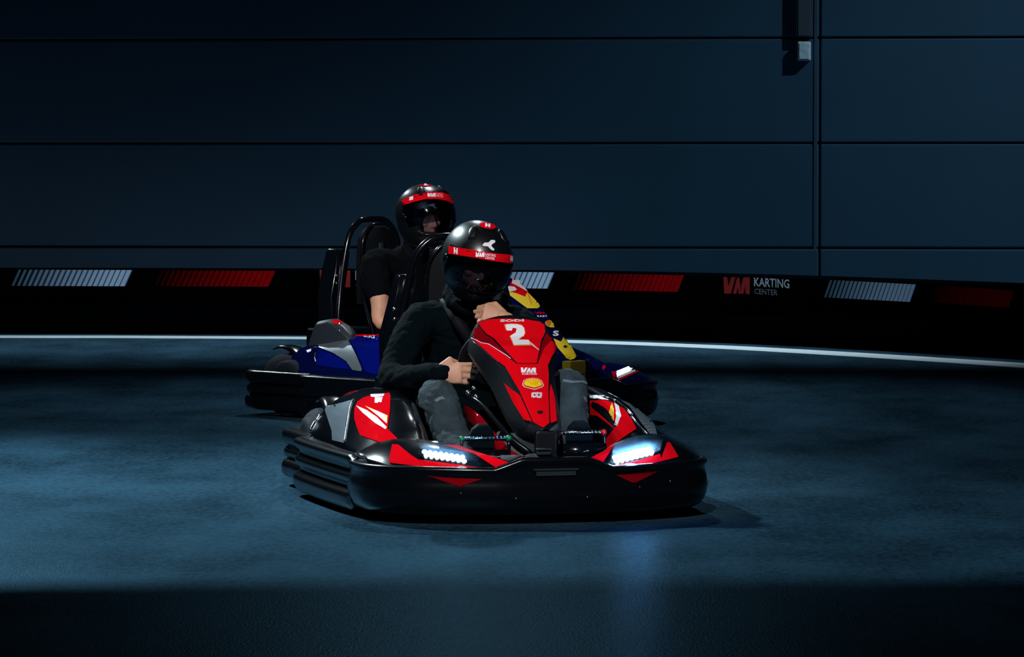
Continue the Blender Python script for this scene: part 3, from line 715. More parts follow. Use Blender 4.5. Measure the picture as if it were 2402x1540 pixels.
# ------------------------------------------------------------------ livery of the red kart
def z7(x, y): return (1080 + x * 0.2143, 730 + y * 0.2143)
def zz(ox, oy, s, pts): return [(ox + x * s, oy + y * s) for x, y in pts]
def pod_patch(name, s_, x0, x1, t0, t1, m, parent):
    bm = bmesh.new(); rows = []
    for i in range(15):
        x = x0 + (x1 - x0) * i / 14; h, yi, yo = lerp_table(POD_H, x), lerp_table(POD_IN, x), lerp_table(POD_OUT, x)
        w_ = math.sin(math.pi * min(1, 0.12 + 0.88 * i / 14)) ** 0.6 if i else 0.25
        rows.append([V((x, s_ * (yi + 0.045 + (yo - yi - 0.045) * t), 0.228 + (h - 0.228) * (1 - max(0, t) ** 1.9) + 0.004)) for t in [t0 + (t1 - t0) * w_ * k / 6 for k in range(7)]])
    grid(bm, rows); return solid(obj(name, bm, m, parent), 0.002)
def lens_mat():
    m = bpy.data.materials.new('lamp_lens'); m.use_nodes = True; nt = m.node_tree; nt.nodes.clear()
    o = nt.nodes.new('ShaderNodeOutputMaterial'); t = nt.nodes.new('ShaderNodeBsdfTransparent'); d = nt.nodes.new('ShaderNodeBsdfTranslucent'); g = nt.nodes.new('ShaderNodeBsdfGlossy')
    d.inputs['Color'].default_value = (0.25, 0.60, 1.0, 1); g.inputs['Roughness'].default_value = 0.08  # blue tint put in so the cover carries the headlights' bloom
    a_ = nt.nodes.new('ShaderNodeMixShader'); a_.inputs[0].default_value = 0.10; c_ = nt.nodes.new('ShaderNodeMixShader'); c_.inputs[0].default_value = 0.04
    nt.links.new(t.outputs[0], a_.inputs[1]); nt.links.new(d.outputs[0], a_.inputs[2]); nt.links.new(a_.outputs[0], c_.inputs[1]); nt.links.new(g.outputs[0], c_.inputs[2]); nt.links.new(c_.outputs[0], o.inputs[0]); return m
LENS = lens_mat()
def livery_red():
    n = K1['nose']; b = bvh_of(n)
    Z = lambda pts: [z7(x, y) for x, y in pts]
    decal('race_plate', b, Z([(190, 128), (300, 96), (430, 84), (560, 86), (740, 96), (860, 116), (915, 150), (925, 230), (885, 320), (832, 575), (622, 575), (352, 290), (282, 250), (212, 160)]), RED, n, 0.004)
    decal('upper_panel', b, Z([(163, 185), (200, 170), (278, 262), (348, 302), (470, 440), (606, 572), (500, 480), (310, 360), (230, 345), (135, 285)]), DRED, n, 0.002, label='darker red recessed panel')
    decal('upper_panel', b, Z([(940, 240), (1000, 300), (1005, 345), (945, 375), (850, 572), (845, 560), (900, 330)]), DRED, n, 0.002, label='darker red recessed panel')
    decal('nose_panel', b, [Z([(124, 298), (228, 356), (308, 370), (498, 490), (615, 580), (650, 880), (490, 610), (375, 525)]),
                            Z([(615, 580), (845, 580), (955, 595), (965, 700), (960, 870), (972, 1222), (910, 1276), (798, 1212), (650, 880)]),
                            Z([(845, 580), (920, 400), (990, 330), (1048, 352), (1050, 385), (955, 595)])], RED, n, 0.003)
    decal('lower_strip', b, Z([(478, 780), (560, 850), (652, 925), (786, 1212), (700, 1182), (590, 1010)]), RED, n, 0.003)
    decal('lower_strip', b, Z([(987, 795), (1030, 950), (1052, 1200), (986, 1222), (974, 1000), (972, 880)]), RED, n, 0.003)
    two = [(500, 150), (560, 146), (620, 148), (665, 160), (692, 190), (702, 245), (685, 280), (632, 322), (745, 325), (762, 378), (585, 382), (541, 278), (602, 238), (612, 200), (592, 190), (570, 190), (560, 218), (506, 218), (488, 160)]
    cx, cy = 622, 265
    decal('number_outline', b, Z([(cx + (x - cx) * 1.10, cy + (y - cy) * 1.08) for x, y in two]), ORANGE, n, 0.0048)
    decal('race_number', b, Z(two), WHITE, n, 0.0062)
    decal('number_outline', b, Z([(735, 322), (790, 365), (862, 432), (855, 436), (775, 378)]), PINK, n, 0.005)
    text_decal('sponsor_print', b, 'SODI', z7(432, 96), z7(692, 92), z7(432, 122), PINK, n, 0.0055, 0.05, 5)
    vm_logo(b, *z7(660, 626), 163 * .2143, 55 * .2143, WHITE, n, name='sponsor_print')
    text_decal('sponsor_print', b, 'KARTING', z7(675, 684), z7(835, 684), z7(675, 704), WHITE, n, 0.005, 0.02, 5)
    # shell shaped emblem
    decal('emblem', b, Z([(676, 800), (690, 765), (725, 745), (790, 736), (850, 744), (890, 768), (912, 820), (895, 838), (810, 868), (700, 840), (678, 820)]), PINK, n, 0.0045)
    decal('emblem', b, Z([(686, 800), (698, 770), (730, 752), (790, 744), (846, 752), (882, 774), (902, 818), (888, 830), (808, 858), (706, 832), (688, 815)]), mat('emblem_red', (0.6, 0.02, 0.01), 0.4), n, 0.0055)
    decal('emblem', b, Z([(694, 800), (708, 774), (738, 758), (790, 751), (842, 758), (872, 778), (890, 812), (880, 824), (808, 848), (712, 824), (696, 812)]), YELLOW, n, 0.0065)
    rays = []
    for x in (735, 765, 795, 826, 856):
        rays.append(Z([(x - 3, 762 + abs(x - 795) * .15), (x + 3, 762 + abs(x - 795) * .15), (802 + (x - 795) * .35 + 2, 818), (802 + (x - 795) * .35 - 2, 818)]))
    decal('emblem', b, rays, ORANGE, n, 0.0074)
    decal('sponsor_print', b, Z([(780, 897), (835, 893), (890, 897), (892, 930), (880, 958), (845, 960), (828, 950), (805, 956), (778, 950), (774, 925)]), PINK, n, 0.005)
    decal('sponsor_print', b, [Z([(798, 922), (812, 916), (822, 926), (812, 936)]), Z([(842, 926), (852, 916), (868, 922), (854, 936)])], DGREY, n, 0.0062)
    decal('screw_hole', b, ellipse_px(*z7(870, 1110), 7, 4), MATTE, n, 0.0045, 4)
    bead('edge_highlight_trim', b, Z([(124, 292), (228, 350), (308, 364), (498, 484), (560, 530)]), 0.0016, WHITE, n, 0.003)
    bead('edge_highlight_trim', b, Z([(122, 310), (372, 528), (420, 560)]), 0.0014, CHROME, n, 0.002)
    # side pod, driver's right (left in view)
    p = K1['podR']; b = bvh_of(p)
    Q = lambda pts: zz(640, 900, 0.2208, pts)
    decal('body_panel', b, Q([(905, 190), (960, 152), (1010, 135), (1240, 98), (1252, 130), (1246, 300), (1222, 484), (1300, 560), (1375, 640), (1180, 640), (935, 550), (900, 470), (870, 370), (872, 260)]), RED, p, 0.003)
    decal('swoosh', b, Q([(890, 235), (1010, 288), (1110, 362), (1215, 468), (1200, 490), (1090, 420), (960, 312)]), WHITE, p, 0.0045)
    decal('swoosh', b, Q([(985, 240), (1090, 284), (1222, 345), (1215, 430), (1130, 350)]), YELLOW, p, 0.0045)
    decal('sponsor_print', b, [Q([(1040, 118), (1190, 112), (1180, 140), (1100, 150), (1050, 146)]), Q([(1090, 152), (1172, 146), (1158, 206), (1128, 200), (1120, 212), (1086, 208)])], PINK, p, 0.0045)
    decal('carbon_panel', b, Q([(545, 240), (640, 228), (850, 172), (812, 240), (778, 430), (760, 630), (635, 600), (630, 500), (590, 380)]), CARBON, p, 0.003)
    pod_patch('body_panel', -1, -0.86, -0.60, 0.02, 0.30, RED, p)
    bead('edge_highlight_trim', b, Q([(862, 165), (838, 200), (815, 260), (795, 400), (775, 520), (762, 628)]), 0.0030, CHROME, p, 0.002)  # added bead, gives the pod's edge highlight a solid bright shape
    bead('edge_highlight_trim', b, Q([(400, 490), (450, 400), (520, 310)]), 0.004, CHROME, p, 0.002)
    bead('edge_highlight_trim', b, Q([(450, 200), (480, 280), (492, 310)]), 0.003, CHROME, p, 0.002)
    # side pod, driver's left (right in view)
    p = K1['podL']; b = bvh_of(p)
    Q = lambda pts: zz(1340, 900, 0.2208, pts)
    decal('body_panel', b, Q([(205, 178), (330, 172), (430, 198), (500, 235), (562, 270), (640, 380), (690, 480), (560, 570), (470, 640), (400, 700), (360, 650), (372, 585), (462, 475), (285, 340), (205, 325)]), RED, p, 0.003)
    decal('swoosh', b, Q([(455, 205), (500, 240), (530, 350), (490, 455), (465, 432), (482, 350)]), WHITE, p, 0.0045)
    decal('swoosh', b, Q([(430, 205), (458, 300), (455, 402), (402, 322)]), YELLOW, p, 0.0045)
    decal('swoosh', b, Q([(230, 190), (300, 215), (380, 280), (440, 360), (488, 450), (470, 462), (400, 400), (300, 310), (215, 230)]), GLOSS, p, 0.0045)
    decal('swoosh', b, Q([(205, 128), (290, 128), (400, 178), (330, 172), (205, 150)]), WHITE, p, 0.0045)
    decal('carbon_panel', b, Q([(520, 175), (690, 240), (800, 330), (880, 440), (910, 540), (865, 580), (720, 390), (620, 250)]), CARBON, p, 0.003)
    bead('edge_highlight_trim', b, Q([(290, 130), (400, 150), (480, 180), (600, 272), (660, 340)]), 0.0040, CHROME, p, 0.002)  # bright tube put in for the highlight along the pod edge
    bead('edge_highlight_trim', b, Q([(640, 340), (720, 440), (850, 575)]), 0.0022, CHROME, p, 0.002)  # lower end of the same highlight, again as a bright tube
    # front covers
    p = K1['fcR']; b = bvh_of(p)
    Q = lambda pts: zz(640, 720, 0.3378, pts)
    decal('body_panel', b, Q([(830, 955), (872, 958), (960, 1030), (1010, 1062), (1150, 1078), (1300, 1098), (1430, 1116), (1200, 1118), (1000, 1106), (820, 1084), (806, 1072)]), RED, p, 0.003)
    decal('body_panel', b, Q([(1180, 958), (1290, 965), (1420, 1010), (1640, 1078), (1545, 1114), (1400, 1022)]), RED, p, 0.003)
    decal('flat_panel', b, Q([(1572, 1008), (1700, 1008), (1740, 1034), (1640, 1072), (1585, 1056)]), DGREY, p, 0.003)
    lamp(p, b, [(990, 1053), (1092, 1066), (1094, 1088), (993, 1071)], LED, 8, False)
    decal('lamp_lens', b, [(975, 1050), (1040, 1045), (1092, 1052), (1128, 1078), (1122, 1092), (1060, 1088), (1000, 1076)], LENS, p, 0.022)
    p = K1['fcL']; b = bvh_of(p)
    Q = lambda pts: zz(1340, 900, 0.2208, pts)
    decal('body_panel', b, Q([(145, 812), (350, 720), (440, 640), (490, 600), (400, 740), (310, 872)]), RED, p, 0.003)
    decal('body_panel', b, Q([(500, 865), (720, 815), (940, 748), (955, 792), (1015, 628), (1045, 625), (1138, 778), (1040, 805), (900, 838), (600, 897)]), RED, p, 0.003)
    lamp(p, b, [(1439, 1068), (1528, 1047), (1532, 1063), (1440, 1087)], LEDB, 8, True)
    decal('lamp_lens', b, [(1425, 1092), (1438, 1055), (1480, 1037), (1530, 1032), (1552, 1040), (1546, 1068), (1500, 1084)], LENS, p, 0.024)
    # bumper triangles
    p = K1['fb']; b = bvh_of(p)
    decal('bumper_flash', b, [(1444, 1113), (1492, 1109), (1545, 1104), (1492, 1131), (1481, 1131)], DRED, p, 0.002, label='dark red triangle')
    decal('bumper_flash', b, [(1000, 1114), (1065, 1121), (1130, 1123), (1078, 1141)], DRED, p, 0.002, label='dark red triangle')
def lamp(part, b, quad, led, n, bright):
    """row of LEDs behind a clear cover on the pod surface"""
    inv = part.matrix_world.inverted(); q = [V((x, y, 0)) for x, y in quad]
    cup = decal('light_bed', b, [tuple(p_.xy) for p_ in [q[0] + (q[0] - q[1]) * .10 + (q[0] - q[3]) * .2, q[1] + (q[1] - q[0]) * .10 + (q[1] - q[2]) * .2, q[2] + (q[2] - q[3]) * .10 + (q[2] - q[1]) * .2, q[3] + (q[3] - q[2]) * .10 + (q[3] - q[0]) * .2]], GLOSS, part, 0.004)
    bm = bmesh.new()
    cs = []
    for r in range(2):
        for k in range(n):
            a = (k + 0.5 + 0.25 * (r - 0.5)) / n; t = 0.30 + 0.42 * r
            pp = q[0].lerp(q[1], a).lerp(q[3].lerp(q[2], a), t)
            h = b.ray_cast(CAM, pray(pp.x, pp.y))
            if h[0] is None: continue
            c = inv @ (h[0] - pray(pp.x, pp.y) * 0.010); cs.append(c)
            ellipsoid(bm, c, (0.0085, 0.0095, 0.0085) if not bright else (0.010, 0.0125, 0.0105), None, 12)
    L = obj('headlight', bm, led, part)
    c = sum(cs, V()) / len(cs)
    return c

# headlight beams and added point lights standing in for their bloom
def beam(root, loc, watts, spread, tgt, col, rad=0.03):
    l = bpy.data.lights.new('headlight_beam', 'SPOT'); l.energy = watts; l.color = col; l.spot_size = R(spread); l.spot_blend = 0.9; l.shadow_soft_size = rad
    o = bpy.data.objects.new('headlight_beam', l); COL.objects.link(o)
    o.location = root.matrix_world @ V(loc); look(o, root.matrix_world @ V(tgt)); return o
def glow(root, loc, watts, col, rad=0.02):
    l = bpy.data.lights.new('headlight_glow', 'POINT'); l.energy = watts; l.color = col; l.shadow_soft_size = rad
    o = bpy.data.objects.new('headlight_glow', l); COL.objects.link(o); o.location = root.matrix_world @ V(loc); return o
livery_red()
beam(kart1, (0.93, 0.36, 0.29), 3.0, 46, (2.3, 0.45, 0.0), (0.55, 0.78, 1.0))
glow(kart1, (0.94, 0.33, 0.285), 1.8, (0.16, 0.38, 1.0))
glow(kart1, (0.86, 0.36, 0.32), 0.35, (0.35, 0.75, 1.0))
glow(kart1, (0.93, -0.34, 0.285), 0.20, (0.30, 0.85, 0.95))

# ------------------------------------------------------------------ livery of the blue kart
def livery_blue():
    n = K2['nose']; b = bvh_of(n)
    Q = lambda pts: zz(1150, 620, 0.2468, pts)
    decal('nose_panel', b, Q([(145, 268), (160, 245), (330, 310), (358, 240), (320, 140), (370, 200), (470, 400), (452, 420), (350, 420)]), YELLOW, n, 0.003)
    decal('nose_panel', b, Q([(220, 100), (320, 150), (360, 240), (330, 310), (160, 244), (200, 160)]), RED, n, 0.003)
    decal('wing_print', b, [Q([(215, 118), (265, 150), (330, 195), (358, 240), (340, 255), (280, 222), (200, 180)]), Q([(170, 208), (225, 215), (248, 240), (225, 255), (150, 262), (152, 240)])], WHITE, n, 0.0045)
    decal('wing_print', b, Q([(335, 235), (345, 240), (392, 385), (385, 388)]), ORANGE, n, 0.0045)
    text_decal('sponsor_print', b, 'VM', z7b(418, 455), z7b(510, 455), z7b(425, 475), RED, n, 0.0035, 0.05, 6)
    text_decal('sponsor_print', b, 'KART', z7b(440, 486), z7b(536, 486), z7b(448, 504), WHITE, n, 0.0035, 0.02, 6)
    decal('emblem', b, Q([(x, y) for x, y in ellipse_px(572, 568, 55, 33, 26, 0.25)]), YELLOW, n, 0.0035)
    decal('emblem', b, Q([(520, 548), (545, 535), (572, 545), (566, 575), (552, 590), (526, 575)]), ORANGE, n, 0.0050)
    text_decal('sponsor_print', b, 'S', z7b(592, 632), z7b(650, 632), z7b(592, 684), WHITE, n, 0.0035, 0.04, 6)
    decal('nose_panel', b, Q([(598, 705), (670, 736), (705, 670), (742, 730), (815, 870), (800, 895), (762, 905), (720, 885), (640, 795)]), YELLOW, n, 0.003)
    decal('screw_hole', b, ellipse_px(*z7b(710, 785), 4.5, 3), MATTE, n, 0.0045, 4)
    p = K2['podR']; b = bvh_of(p)
    Q = lambda pts: zz(540, 720, 0.1818, pts)
    decal('body_panel', b, Q([(1470, 385), (1600, 325), (1760, 335), (1995, 398), (1990, 600), (1975, 890), (1745, 832), (1640, 590), (1540, 430)]), BLUE, p, 0.002)
    decal('body_panel', b, Q([(1140, 542), (1300, 602), (1480, 702), (1570, 808), (1330, 780), (1108, 742)]), BLUE, p, 0.002)
    decal('carbon_panel', b, Q([(1130, 470), (1220, 418), (1400, 388), (1530, 438), (1610, 580), (1705, 802), (1690, 830), (1580, 812), (1500, 700), (1330, 592), (1150, 522)]), CARBON, p, 0.003)
    pod_patch('stripe', -1, -0.50, -0.04, -0.02, 0.16, RED, p)
    text_decal('sponsor_print', b, 'SODI', Q([(1690, 345)])[0], Q([(1865, 372)])[0], Q([(1725, 392)])[0], WHITE, p, 0.004, 0.04, 6)
    bead('edge_highlight_trim', b, Q([(1108, 590), (1090, 660), (1108, 715)]), 0.004, CHROME, p, 0.002)
    decal('marking', b, [Q([(985, 560), (1050, 540), (1045, 572), (1000, 590)])], WHITE, p, 0.003)
    p = K2['fcL']; b = bvh_of(p, K2['fb'], K2['podL'])
    Q = lambda pts: zz(1150, 620, 0.2468, pts)
    decal('light_border', b, [Q([(1150, 1022), (1195, 1018), (1190, 1060), (1212, 1100), (1180, 1108)]), Q([(1212, 1090), (1385, 1012), (1390, 1030), (1215, 1108)]), Q([(1362, 950), (1398, 945), (1425, 1005), (1392, 1030)])], RED, p, 0.003)
    decal('light_border', b, Q([(1210, 1068), (1370, 1002), (1378, 1018), (1212, 1092)]), WHITE, p, 0.004)
    decal('body_panel', b, Q([(1065, 970), (1090, 955), (1098, 985), (1070, 1010)]), RED, p, 0.003)
    decal('headlight', b, Q([(1200, 1022), (1290, 985), (1348, 960), (1362, 985), (1300, 1022), (1210, 1060)]), LED, p, 0.005)
    p = K2['fb']; b = bvh_of(p)
    decal('bumper_flash', b, [(1467, 911), (1490, 907), (1510, 904), (1488, 925)], DRED, p, 0.002, label='dark red triangle')
    bead('edge_highlight_trim', b, [(1488, 926), (1500, 917), (1512, 906), (1517, 901)], 0.0016, CHROME, p, 0.001)
def z7b(x, y): return (1150 + x * 0.2468, 620 + y * 0.2468)
livery_blue()
# rear cowl with its red cap and the dull yellow lower front of the blue kart
bm = bmesh.new(); rows = []
for x, z, wd in ((-0.66, 0.40, 0.05), (-0.60, 0.50, 0.055), (-0.50, 0.515, 0.055), (-0.40, 0.48, 0.05), (-0.32, 0.42, 0.04)):
    rows.append([V((x, -0.45 - wd, 0.34)), V((x, -0.45 - wd * 0.9, z - 0.02)), V((x, -0.45 - wd * 0.5, z)), V((x, -0.45 + wd * 0.5, z)), V((x, -0.45 + wd, z - 0.02)), V((x, -0.45 + wd, 0.34))])
grid(bm, rows, True, True); cw = obj('rear_cowl', bm, mat('cowl_grey', (0.018, 0.026, 0.034), 0.4), kart2, True, 40); bevel(cw, 0.006)
cb = bvh_of(cw); decal('cap', cb, [(778, 757), (792, 742), (816, 742), (806, 757), (790, 760)], RED, cw, 0.002)
bead('edge_highlight_trim', cb, [(797, 757), (795, 766), (797, 775), (792, 780)], 0.004, CHROME, cw, 0.002)  # edge highlight of the cowl put in as a bright bead

# ================================================================== THE DRIVERS
def remeshed(name, bm, vox, m, parent, smooth_it=6, disp=0.0, dscale=0.09):
    me = bpy.data.meshes.new(name); bmesh.ops.recalc_face_normals(bm, faces=bm.faces); bm.to_mesh(me); bm.free()
    o = bpy.data.objects.new(name, me); COL.objects.link(o)
    r = o.modifiers.new('r', 'REMESH'); r.mode = 'VOXEL'; r.voxel_size = vox; r.use_smooth_shade = True
    s = o.modifiers.new('s', 'SMOOTH'); s.iterations = smooth_it; s.factor = 0.5
    bpy.context.view_layer.update()
    e = o.evaluated_get(bpy.context.evaluated_depsgraph_get()); me2 = bpy.data.meshes.new_from_object(e); me2.name = name
    o.modifiers.clear(); o.data = me2; bpy.data.meshes.remove(me)
    if disp:
        ns = [v.normal.copy() for v in me2.vertices]
        for v, n in zip(me2.vertices, ns):
            q = v.co / dscale
            f = noise.noise(V((q.x, q.y, q.z * 1.9))) + 0.5 * noise.noise(q * 2.3)
            v.co += n * disp * (abs(f) * 2 - 0.6)
    me2.materials.clear(); me2.materials.append(m)
    for p in me2.polygons: p.use_smooth = True
    o.parent = parent; return o
def limb(bm, pts, rads, seg=16, smooth=4):
    P = [V(p) for p in pts]
    tube(bm, P, list(rads), seg, smooth)
    ellipsoid(bm, P[0], (rads[0],) * 3, None, 14); ellipsoid(bm, P[-1], (rads[-1],) * 3, None, 14)
def ring_loft(bm, secs, seg=22):
    """secs: (centre, half width along y, half depth along the given direction, forward dir)"""
    rows = []
    for c, wy, wd, f in secs:
        f = V(f).normalized()
        rows.append([V(c) + V((0, wy * math.cos(a), 0)) + f * (wd * math.sin(a)) for a in [2 * math.pi * k / seg for k in range(seg)]])
    grid(bm, rows, True, True)
def frame_from(fwd, up):
    f = V(fwd).normalized(); u = V(up).normalized(); l = u.cross(f).normalized(); u = f.cross(l)
    return Matrix((f, l, u)).transposed()          # columns: forward, left, up
def hand(bm, wrist, direction, back, side, curl, spread=0.09, thumb_curl=0.7, sc=1.0, fore=None):
    """palm starts at the wrist and runs along 'direction'; 'back' is the normal of the back of the hand;
    side = +1 when the thumb is on the left of 'direction' seen from the back."""
    d = V(direction).normalized(); b = V(back).normalized(); b = (b - d * b.dot(d)).normalized(); s = b.cross(d) * side
    W = V(wrist)
    fd = (W - V(fore)).normalized() if fore is not None else d
    limb(bm, [W - fd * 0.055, W, W + d * 0.02], (0.027 * sc, 0.026 * sc, 0.027 * sc), 14, 2)
    # palm
    rows = []
    for t, wd, th in ((0.0, 0.027, 0.018), (0.025, 0.034, 0.018), (0.055, 0.040, 0.016), (0.085, 0.041, 0.013), (0.095, 0.038, 0.010)):
        rows.append([W + d * t * sc + s * (wd * sc * math.cos(a)) + b * (th * sc * math.sin(a)) for a in [2 * math.pi * k / 16 for k in range(16)]])
    grid(bm, rows, True, True)
    lens = [(0.044, 0.027, 0.021), (0.050, 0.030, 0.023), (0.046, 0.028, 0.022), (0.036, 0.021, 0.019)]
    for i in range(4):
        off = (0.030 - 0.0205 * i) * sc
        p = W + d * (0.090 - 0.006 * abs(i - 1)) * sc + s * off; ang = 0.0
        pts = [p - d * 0.02 * sc, p]; rd = [0.0095 * sc, 0.0098 * sc]
        dirn = (d + s * spread * (1.5 - i) * 0.5).normalized()
        for j, L in enumerate(lens[i]):
            ang += curl[i][j] if isinstance(curl[i], (list, tuple)) else curl[i]
            v = dirn * math.cos(ang) - b * math.sin(ang)
            p = p + v * L * sc; pts.append(p); rd.append((0.0088 - 0.0009 * j) * sc)
        tube(bm, pts, rd, 12, 0); ellipsoid(bm, pts[-1], (rd[-1],) * 3, None, 10)
        for q, r_ in zip(pts[1:-1], rd[1:-1]): ellipsoid(bm, q, (r_ * 1.06,) * 3, None, 10)
    p = W + d * 0.022 * sc + s * 0.026 * sc
    v = (d * 0.75 + s * 0.62 - b * 0.25).normalized(); pts = [p - v * 0.012, p + v * 0.040 * sc]
    v = (d * 0.85 + s * (0.35 - thumb_curl * 0.5) - b * (0.25 + thumb_curl * 0.5)).normalized(); pts.append(pts[-1] + v * 0.032 * sc)
    v = (d * 0.80 - s * thumb_curl * 0.5 - b * (0.25 + thumb_curl * 0.4)).normalized(); pts.append(pts[-1] + v * 0.024 * sc)
    tube(bm, pts, [0.014 * sc, 0.0125 * sc, 0.0110 * sc, 0.0095 * sc], 12, 0); ellipsoid(bm, pts[-1], (0.0095 * sc,) * 3, None, 10); ellipsoid(bm, pts[1], (0.0128 * sc,) * 3, None, 10); ellipsoid(bm, pts[2], (0.0112 * sc,) * 3, None, 10)

def head(bm, c, F):
    """F columns forward, left, up; c = centre of the skull"""
    P = lambda x, y, z: V(c) + F @ V((x, y, z))
    ellipsoid(bm, P(-0.005, 0, 0.020), (0.094, 0.074, 0.090), F, 24)
    ellipsoid(bm, P(0.030, 0, -0.045), (0.062, 0.060, 0.068), F, 24)
    ellipsoid(bm, P(0.062, 0, -0.088), (0.026, 0.030, 0.024), F, 16)       # chin
    for s in (-1, 1):
        ellipsoid(bm, P(0.070, s * 0.036, 0.022), (0.018, 0.024, 0.009), F, 14)   # brow
        ellipsoid(bm, P(0.064, s * 0.040, -0.030), (0.022, 0.020, 0.018), F, 14)  # cheek
        ellipsoid(bm, P(0.070, s * 0.031, 0.000), (0.013, 0.015, 0.011), F, 14)   # eyelid
        ellipsoid(bm, P(-0.010, s * 0.076, -0.012), (0.020, 0.009, 0.030), F, 14) # ear
        ellipsoid(bm, P(0.095, s * 0.010, -0.040), (0.010, 0.010, 0.008), F, 10)  # nostril
    tube(bm, [P(0.082, 0, 0.010), P(0.095, 0, -0.014), P(0.107, 0, -0.036), P(0.092, 0, -0.045)], [0.008, 0.010, 0.012, 0.009], 10, 3)
    tube(bm, [P(0.080, -0.024, -0.066), P(0.091, 0, -0.064), P(0.080, 0.024, -0.066)], [0.004, 0.0075, 0.004], 8, 3)
    tube(bm, [P(0.078, -0.020, -0.076), P(0.090, 0, -0.076), P(0.078, 0.020, -0.076)], [0.004, 0.0075, 0.004], 8, 3)

def helmet(root, c, F, k, visor_up=0.0, shade=VISOR):
    """full-face helmet; F columns forward, left, up"""
    c = V(c)
    def pt(th, ph, k2=1.0, dz=0.0):
        # th azimuth from front, ph latitude
        ct, st = math.cos(th), math.sin(th); cp, sp = math.cos(ph), math.sin(ph)
        a = 0.166 if ct > 0 else 0.158
        lo = max(0.0, -sp)
        fx = a * (1 + 0.16 * lo * max(0, ct)) * math.copysign(abs(ct) ** 0.92, ct); fy = 0.136 * (1 - 0.05 * lo) * st
        e = cp ** (0.82 if sp < 0 else 0.96)
        z = (0.150 if sp > 0 else 0.165) * sp
        return c + F @ (V((fx * e, fy * e, z)) * k2 * k)
    bm = bmesh.new(); nt, npn = 64, 40; vs = {}
    ph0 = R(-66)
    for i in range(npn + 1):
        ph = ph0 + (math.pi / 2 - ph0 - 0.001) * i / npn
        for j in range(nt): vs[i, j] = bm.verts.new(pt(2 * math.pi * j / nt, ph))
    port_lo, port_hi = R(-27), R(19)
    for i in range(npn):
        ph = ph0 + (math.pi / 2 - ph0) * (i + 0.5) / npn
        for j in range(nt):
            th = 2 * math.pi * (j + 0.5) / nt; th = th - 2 * math.pi if th > math.pi else th
            # eye port, rounded at its ends
            half = R(58) * (1 - 0.25 * ((ph - (port_lo + port_hi) / 2) / ((port_hi - port_lo) / 2)) ** 4)
            if port_lo < ph < port_hi and abs(th) < half: continue
            bm.faces.new((vs[i, j], vs[i, (j + 1) % nt], vs[i + 1, (j + 1) % nt], vs[i + 1, j]))
    h = obj('helmet', bm, HELM, root); h['label'] = 'black full-face helmet'
    solid(h, 0.022 * k, -1)
    # visor
    bm = bmesh.new(); rows = []
    lo, hi = R(-31), R(28)
    lift = R(visor_up)
    n = 14
    for i in range(n + 1):
        ph = lo + (hi - lo) * i / n; row = []
        for j in range(41):
            t = -1 + 2 * j / 40; th = R(84) * t
            p = pt(th, ph * (1 - 0.25 * t * t), 1.026) - c
            # hinge: rotate the visor about the ear axis
            q = F.transposed() @ p
            q = Matrix.Rotation(-lift, 3, 'Y') @ q
            row.append(c + F @ q)
        rows.append(row)
    grid(bm, rows); vz = obj('visor', bm, shade, h)
    # hinges, vents, chin vent, lower trim
    for s in (-1, 1):
        bm = bmesh.new(); ellipsoid(bm, pt(R(84) * s, R(-2), 1.02), (0.020 * k, 0.008 * k, 0.020 * k), F, 16); obj('hinge', bm, GLOSS, h)
        vc = pt(R(s * 56), R(56), 1.0); vn = (vc - c).normalized(); vf = (pt(R(s * 50), R(45), 1.0) - vc).normalized()
        M_ = frame_from(vf, vn)
        bm = bmesh.new(); ellipsoid(bm, vc - vn * 0.001, (0.036 * k, 0.019 * k, 0.009 * k), M_, 20); vt = obj('vent', bm, HELM, h)
        bm = bmesh.new(); box(bm, vc + vf * 0.027 * k + vn * 0.003, (0.012 * k, 0.030 * k, 0.008 * k), M_); bevel(obj('vent_slot', bm, MATTE, vt, False), 0.002)
    bm = bmesh.new(); rows = []
    for ph, r_ in ((-38, 1.0), (-41, 1.035), (-47, 1.035), (-51, 1.0)):
        rows.append([pt(R(q), R(ph), r_) for q in range(-30, 31, 6)])
    grid(bm, rows); obj('chin_vent', bm, GLOSS, h)
    bm = bmesh.new(); tube(bm, [pt(2 * math.pi * j / 48, R(-65), 0.985) for j in range(49)], 0.009 * k, 8, 0, False); obj('neck_roll', bm, MATTE, h)
    bm = bmesh.new(); tube(bm, [pt(R(j), port_lo - R(1.5), 1.004) for j in range(-56, 57, 8)], 0.006 * k, 8); obj('port_seal', bm, GLOSS, h)
    return h, vz, pt

